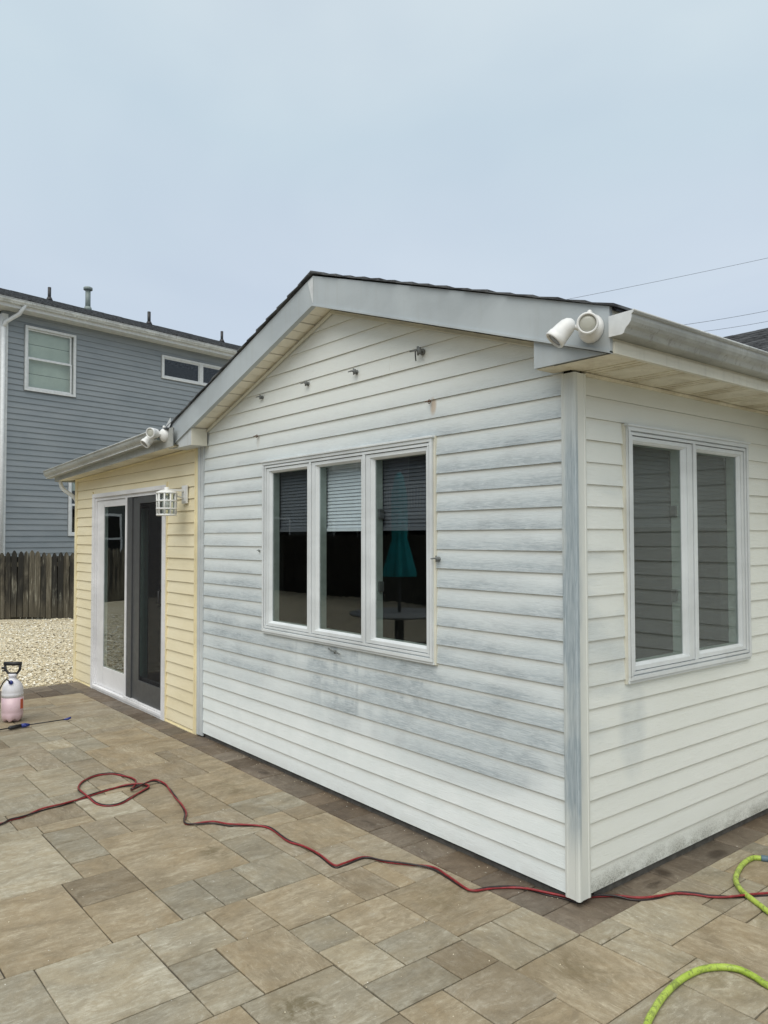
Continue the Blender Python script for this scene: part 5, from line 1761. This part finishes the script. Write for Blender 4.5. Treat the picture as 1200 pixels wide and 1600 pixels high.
# =================================================================== CORD, HOSE, SPRAYER
cord = [(-40, 1297), (0, 1288), (15, 1281.5), (37, 1276), (67, 1265), (100, 1257), (135, 1245), (160, 1237), (185, 1230), (205, 1228), (222, 1227.5), (231, 1229.5), (231, 1232), (212, 1242), (190, 1255), (170, 1259), (152, 1256), (140, 1247), (125, 1239), (122.5, 1231), (130, 1221), (150, 1212), (175, 1209), (197, 1213.5), (211, 1220), (211, 1227), (205.5, 1233), (207, 1237), (215, 1234), (225, 1228.5), (240, 1223.5), (252, 1223), (262, 1230), (275, 1247), (286, 1262), (290, 1272), (287.5, 1282), (290, 1287), (300, 1288), (332, 1285.5), (360, 1289.5), (405, 1290.5), (425, 1296), (450, 1314), (475, 1323), (500, 1337.5), (522, 1354), (538, 1351), (570, 1340), (600, 1346), (640, 1351), (675, 1356.5), (700, 1371), (725, 1387.5), (740, 1392), (770, 1387.5), (812, 1387), (850, 1396), (882, 1403), (905, 1409), (925, 1401), (962, 1400.5), (987, 1404.5), (1007, 1405), (1030, 1402), (1055, 1396), (1085, 1397), (1112, 1401), (1150, 1401.5), (1200, 1398), (1290, 1394)]
pts = [onz(0.007, *p) for p in cord]
pts[9].z = pts[10].z = pts[11].z = 0.012
for i in (27, 28, 29, 30):
    pts[i].z = 0.021
pts[18].z = 0.019
pts = spline(pts, 7)
cable = empty('extension_cord', tuple(pts[0]))
tag(cable, 'twisted red and black cord looping across the patio and past the house corner', 'cord')
# arc length drives the twist
L = [0.0]
for a, b_ in zip(pts, pts[1:]):
    L.append(L[-1]+(b_-a).length)
for sgn, nm, mat in ((1, 'red_wire', 'red'), (-1, 'black_wire', 'bwire')):
    off = []
    for l in L:
        q_ = math.sin(2*PI*l/1.25 + 0.9*math.sin(l*1.9))
        a = PI/2 + 3.0*(abs(q_)**2.2)*(1 if q_ > 0 else -1)
        off.append((sgn*0.0042*math.cos(a), sgn*0.0042*math.sin(a)+0.002+sgn*.0012))
    m = MB()
    m.tube(pts, 0.0052 if sgn > 0 else 0.0046, 8, off=off)
    m.build(nm, MT[mat], cable, org=tuple(pts[0]))

hp = [(1191, 1341), (1175, 1341), (1161, 1350), (1152, 1364), (1150, 1377), (1159, 1392), (1175, 1405), (1190, 1416.5), (1204, 1427), (1260, 1462), (1330, 1530), (1300, 1580), (1250, 1566), (1200, 1540), (1180, 1527), (1155, 1515), (1125, 1511), (1092, 1516), (1062, 1532), (1037, 1556), (1021, 1580), (1011, 1601), (1004, 1640), (1010, 1720)]
hpts = [onz(0.0125, *p) for p in hp]
hpts[4].z = hpts[5].z = hpts[6].z = 0.0125
hs = spline(hpts, 8)
hose = empty('garden_hose', tuple(hs[0]))
tag(hose, 'scuffed lime green garden hose curving over the pavers at the lower right', 'hose')
m = MB()
m.tube(hs, 0.0122, 12)
m.build('hose_tube', MT['hose'], hose, org=tuple(hs[0]))
m = MB()
e0 = onz(0.014, 1191, 1341)
e1 = onz(0.014, 1206, 1343)
e2 = onz(0.014, 1235, 1350)
m.tube([e0-(e1-e0)*.12, e0, e1, e2], [0.0135, 0.0155, 0.0150, 0.0145], 14)
m.build('sleeve', MT['conn'], hose, org=tuple(hs[0]))
m = MB()
m.tube(spline([e2, onz(0.012, 1290, 1372), onz(.012, 1380, 1380)], 4), 0.0115, 10)
m.build('hose_tube', MT['conn'], hose, org=tuple(hs[0]), label='blue grey length beyond the sleeve')

# sprayer
sx, sy = -5.30, -1.07
sc = Vector((sx, sy, 0))
spr = empty('pump_sprayer', (sx, sy, 0))
tag(spr, 'translucent pump sprayer bottle half full of pink liquid with black handle on the patio', 'sprayer')
tm = NM('cloudy_plastic')
tm.b.inputs['Transmission Weight'].default_value = 0.0
tm.fin((0.74, 0.735, 0.77), 0.3)
cloudy = tm.m
pk_ = plain('pink_liquid_plastic', (0.68, 0.50, 0.54), 0.3, 0.06, 6)
def hull(prof, mat, name):
    m = MB()
    seg = 30
    vs_, fs_ = [], []
    for rr, h in prof:
        for k in range(seg):
            a = 2*PI*k/seg
            lob = 1.0
            if h < .07:
                lob = 1-0.10*(1-h/.07)*(0.5+0.5*math.cos(6*a))
            zz = h + (0.022*(0.5+0.5*math.cos(6*a)) if h < .012 else 0)
            vs_.append((sx+rr*lob*math.cos(a), sy+rr*lob*math.sin(a), zz))
    for i in range(len(prof)-1):
        for k in range(seg):
            a, b_ = i*seg+k, i*seg+(k+1) % seg
            fs_.append((a, b_, b_+seg, a+seg))
    m.mesh(vs_, fs_, True)
    m.mesh([vs_[k] for k in range(seg)], [tuple(range(seg))])
    m.mesh([vs_[-seg+k] for k in range(seg)], [tuple(range(seg))])
    return m.build(name, mat, spr, org=(sx, sy, 0))
hull([(a_*0.90, b_) for a_, b_ in [(0.055, 0.0), (0.082, 0.006), (0.096, 0.035), (0.100, 0.075), (0.097, 0.084), (0.100, 0.093), (0.1005, 0.218)]], pk_, 'lower_tank')
hull([(a_*0.90, b_) for a_, b_ in [(0.1005, 0.2182), (0.1005, 0.250), (0.0975, 0.258), (0.100, 0.266), (0.096, 0.300), (0.080, 0.335), (0.055, 0.362), (0.036, 0.376), (0.034, 0.392), (0.040, 0.396), (0.042, 0.415), (0.034, 0.420)]], cloudy, 'upper_tank')
m = MB()
hx = Vector((r.x, r.y, 0)).normalized()
def hp3(a, z): return Vector((sx, sy, 0)) + hx*a + Vector((0, 0, z))
m.tube([hp3(-.012, .418), hp3(-.04, .425), hp3(-.066, .455), hp3(-.070, .505)], [.010, .011, .012, .012], 8)
m.tube([hp3(.012, .418), hp3(.04, .425), hp3(.062, .455), hp3(.066, .505)], [.010, .011, .012, .012], 8)
m.tube([hp3(-.078, .508), hp3(.074, .508)], .0175, 10)
m.tube([hp3(-.02, .420), hp3(.02, .420)], .012, 8)
m.tube([hp3(-.072, .470), hp3(-.098, .470)], .011, 8)
m.tube([hp3(-.072, .445), hp3(-.095, .445)], .006, 8)
m.build('pump_handle', MT['black'], spr, org=(sx, sy, 0))
m = MB()
nz = hp3(.018, .352) - Vector((v.x, v.y, 0)).normalized()*.062
m.lathe([(0.003, 0), (0.017, 0), (0.019, 0.01), (0.017, 0.022), (0.003, 0.024)], nz, Vector((-v.x, -v.y, .35)), 14)
m.build('hose_nut', MT['blue'], spr, org=(sx, sy, 0))
fw = -Vector((v.x, v.y, 0)).normalized()
hpnt = [nz+fw*.02, nz+fw*.045-hx*.02+Vector((0, 0, .035)), nz+fw*.05-hx*.05+Vector((0, 0, .005)), hp3(-.062, .28)+fw*.12, hp3(-.066, .17)+fw*.12, hp3(-.085, .08)+fw*.12, hp3(-.15, .02)+fw*.13, hp3(-.30, .008)+fw*.16, hp3(-.45, .008)+fw*.25]
wp = [onz(0.02, -26, 1146), onz(0.02, -8, 1141.5), onz(0.022, 13, 1137.5)]
m = MB()
m.tube(spline(hpnt, 6), .0055, 8)
m.tube(spline([hpnt[-1], onz(.008, -60, 1150), wp[0]], 6), .0055, 8)
m.build('hose', MT['black'], spr, org=(sx, sy, 0))
m = MB()
g0, g1, g2, g3 = onz(.022, 13, 1137.8), onz(.024, 33, 1134), onz(.022, 46, 1132.3), onz(.018, 100, 1124.3)
m.tube([wp[0], wp[1], g0], .005, 8)
m.tube([g0, g0.lerp(g1, .15), g1], [.010, .017, .016], 10)
m.tube([g2, g3], .0045, 8)
m.build('spray_wand', MT['black'], spr, org=(sx, sy, 0), label='black wand with blue trigger lying on the pavers')
m = MB()
m.tube([g1, g1.lerp(g2, .5), g2], [.017, .018, .010], 10)
m.tube([g1.lerp(g2, .3)+Vector((0, 0, -.005)), g1.lerp(g2, .8)-fw*-.03], [.008, .006], 8)
g4 = onz(.022, 106.5, 1123), 
m.tube([g3, onz(.020, 106, 1123.3), onz(.030, 111, 1121)], [.006, .011, .008], 8)
m.build('trigger', MT['blue'], spr, org=(sx, sy, 0))
m = MB()
for z0_, z1_, a0, a1, mi in ((.115, .20, -0.35, 0.10, 0),):
    for i in range(6):
        b0, b1 = a0+(a1-a0)*i/6, a0+(a1-a0)*(i+1)/6
        base = math.atan2(hx.y, hx.x)
        rr = .0916
        m.poly([(sx+rr*math.cos(base+b0), sy+rr*math.sin(base+b0), z0_), (sx+rr*math.cos(base+b1), sy+rr*math.sin(base+b1), z0_), (sx+rr*math.cos(base+b1), sy+rr*math.sin(base+b1), z1_), (sx+rr*math.cos(base+b0), sy+rr*math.sin(base+b0), z1_)])
m.build('sticker', MT['lbl'], spr, org=(sx, sy, 0))

# little debris on the pavers and in the gap under the wall
random.seed(9)
m = MB()
for k in range(120):
    px, py = random.choice(((random.uniform(340, 880), None), (random.uniform(0, 1200), random.uniform(1120, 1600))))
    if py is None:
        x = random.uniform(-3.6, -0.1)
        y = random.uniform(-0.05, 0.0)
        q = Vector((x, y, 0))
    else:
        q = onz(0, px, py)
        if (q.y > -0.02 and q.x < 0.05): continue
    s_ = random.uniform(.0012, .0035)
    m.mesh([(q.x+s_, q.y, .001), (q.x, q.y+s_*.8, .001), (q.x-s_*.9, q.y, .001), (q.x, q.y-s_, .001), (q.x, q.y, .001+s_)], [(0, 1, 4), (1, 2, 4), (2, 3, 4), (3, 0, 4), (3, 2, 1, 0)])
o_ = m.build('grit', MT['pebble'], None)
tag(o_, 'pale and dark crumbs of grit scattered over the patio pavers', 'grit', kind='stuff')

# =================================================================== WHAT THE WINDOWS MIRROR, behind the camera
# closed teal parasol
ux, uy = -4.96, -3.15
um = empty('patio_umbrella', (ux, uy, 0))
tag(um, 'closed teal patio umbrella standing through a table, mirrored in the triple window', 'umbrella')
m = MB()
seg = 40
prof = [(0.015, 2.42), (0.05, 2.36), (0.08, 2.15), (0.085, 1.85), (0.075, 1.60), (0.11, 1.45), (0.17, 1.20), (0.165, 1.16)]
vs_, fs_ = [], []
for rr, h in prof:
    for k in range(seg):
        a = 2*PI*k/seg
        q = rr*(1+.22*math.cos(8*a)*(1 if h < 2.3 else .3))
        vs_.append((ux+q*math.cos(a), uy+q*math.sin(a), h))
for i in range(len(prof)-1):
    for k in range(seg):
        a, b_ = i*seg+k, i*seg+(k+1) % seg
        fs_.append((a, b_, b_+seg, a+seg))
m.mesh(vs_, fs_, True)
m.build('canopy', MT['teal'], um, org=(ux, uy, 0))
m = MB()
m.tube([(ux, uy, 0.05), (ux, uy, 2.45)], .019, 10)
m.build('pole', MT['screenf'], um, org=(ux, uy, 0))
m = MB()
m.tube([(ux, uy, 0), (ux, uy, .05), (ux, uy, .09)], [.24, .23, .05], 24)
m.build('base', MT['screenf'], um, org=(ux, uy, 0))
tb = empty('patio_table', (ux, uy, 0))
tag(tb, 'round dark patio table under the closed umbrella', 'table')
m = MB()
m.lathe([(0.03, 0.0), (0.60, 0.0), (0.61, 0.015), (0.60, 0.03), (0.03, 0.03)], (ux, uy, .70), (0, 0, 1), 36)
m.build('tabletop', plain('pale_tabletop', (0.42, 0.43, 0.42), 0.4), tb, org=(ux, uy, 0))
for k in range(4):
    a = PI/4+PI/2*k
    m = MB()
    m.tube([(ux+.5*math.cos(a), uy+.5*math.sin(a), 0), (ux+.42*math.cos(a), uy+.42*math.sin(a), .70)], .018, 8)
    m.build('leg', MT['screenf'], tb, org=(ux, uy, 0))

MT['darkwall'] = plain('dark_green_grey_vinyl', (0.075, 0.085, 0.08), 0.8, 0.15, 1)
# the house across, with its raised deck
oh = empty('rear_neighbour_house', (-13, -17, 0))
tag(oh, 'lilac grey house with raised white railed deck behind the viewer, mirrored in the windows', 'house')
OB = (-13, -17, 0)
m = MB()
m.box(-26, 2, -26, -17.0, 0, 7.0)
m.build('wall', MT['lilac'], oh, org=OB)
m = MB()
z = 0.1
while z < 7:
    m.poly([(-26, -16.978, z), (2, -16.978, z), (2, -16.998, z+.127), (-26, -16.998, z+.127)])
    m.poly([(-26, -16.978, z), (2, -16.978, z), (2, -17.0, z+.004), (-26, -17.0, z+.004)])
    z += .127
m.build('siding_boards', MT['lilac'], oh, org=OB, kind='stuff')
for x in (-23, -20.2, -16.5, -13.6, -10.8, -7.5, -4.2, -1):
    for z in (0.9, 3.6):
        m = MB()
        m.box(x-.55, x+.55, -16.97, -16.93, z, z+1.5)
        wn = m.build('window', MT['wtrim'], oh, org=OB)
        m = MB()
        m.box(x-.47, x+.47, -16.929, -16.92, z+.08, z+.70)
        m.box(x-.47, x+.47, -16.929, -16.92, z+.76, z+1.42)
        q = m.build('pane', MT['room'], wn, org=OB)
        q.location = (0, 0, 0)
m = MB()
m.prism([(-26.5, 6.9), (-16.4, 6.9), (-21.5, 9.3)], -26.5, 2.5, 'x') if 0 else None
rs = [(-16.5, 6.95), (-21.5, 8.7), (-26.5, 6.95)]
m.mesh([(-26.5, y, z) for y, z in rs]+[(2.5, y, z) for y, z in rs], [(0, 1, 2), (5, 4, 3), (0, 1, 4, 3), (1, 2, 5, 4), (2, 0, 3, 5)])
m.build('roof', MT['shingle'], oh, org=OB)
m = MB()
m.box(-25, 0, -16.9, -13.4, 2.30, 2.48)
m.build('deck', MT['wtrim'], oh, org=OB)
for x in (-25, -21, -17, -13, -9, -5, -1):
    m = MB()
    m.box(x-.07, x+.07, -13.6, -13.46, 0, 2.295)
    m.box(x-.06, x+.06, -13.52, -13.42, 2.485, 3.45)
    m.build('deck_post', MT['wtrim'], oh, org=OB)
m = MB()
m.box(-25, 0, -13.5, -13.44, 3.36, 3.42)
m.box(-25, 0, -13.5, -13.44, 2.56, 2.60)
x = -24.9
while x < 0:
    m.box(x, x+.035, -13.49, -13.455, 2.602, 3.358)
    x += .13
m.build('railing', MT['wtrim'], oh, org=OB)
# another neighbour to the left of the frame
so = empty('side_neighbour_house', (-22, -8, 0))
tag(so, 'dark green grey house beyond the gravel left of the frame, mirrored in the patio door', 'house')
OC = (-22, -8, 0)
m = MB()
m.box(-27, -19.6, -15, -2.2, 0, 6.6)
m.build('wall', MT['darkwall'], so, org=OC)
m = MB()
m.mesh([(-19.2, -15.3, 6.55), (-23.3, -15.3, 8.3), (-27.4, -15.3, 6.55), (-19.2, -1.9, 6.55), (-23.3, -1.9, 8.3), (-27.4, -1.9, 6.55)], [(0, 1, 2), (5, 4, 3), (0, 1, 4, 3), (1, 2, 5, 4), (2, 0, 3, 5)])
m.build('roof', MT['shingle'], so, org=OC)
for y in (-13, -10.2, -7.4, -4.6):
    for z in (0.9, 3.9):
        m = MB()
        m.box(-19.58, -19.53, y-.5, y+.5, z, z+1.4)
        wn = m.build('window', MT['wtrim'], so, org=OC)
        m = MB()
        m.box(-19.529, -19.52, y-.43, y+.43, z+.07, z+.67)
        m.box(-19.529, -19.52, y-.43, y+.43, z+.73, z+1.33)
        q = m.build('pane', MT['room'], wn, org=OC)
        q.location = (0, 0, 0)
# a boundary fence on that side
bf = empty('boundary_fence', (-12, -9.6, 0))
tag(bf, 'dark board fence along the yard behind the viewer, seen mirrored in the door', 'fence')
fe = bpy.data.meshes.new('fence_board')
m = MB()
m.prism([(-.07, 0), (.07, 0), (.07, 1.62), (.03, 1.70), (-.03, 1.70), (-.07, 1.62)], -.01, .01, 'y')
fe.from_pydata(m.v, [], m.f)
fe.materials.append(MT['hedge'])
for k in range(120):
    o_ = bpy.data.objects.new('fence_board', fe)
    COL.objects.link(o_)
    o_.parent = bf
    o_.location = (-12.5+k*.15, random.uniform(-.01, .01), random.uniform(-.02, .02))
m = MB()
m.box(-24.6, 5.5, -9.66, -9.615, .35, .44)
m.build('rail', MT['picket'], bf, org=(-12, -9.6, 0))
m = MB()
m.box(-24.6, 5.5, -9.66, -9.615, 1.25, 1.34)
m.build('rail', MT['picket'], bf, org=(-12, -9.6, 0))
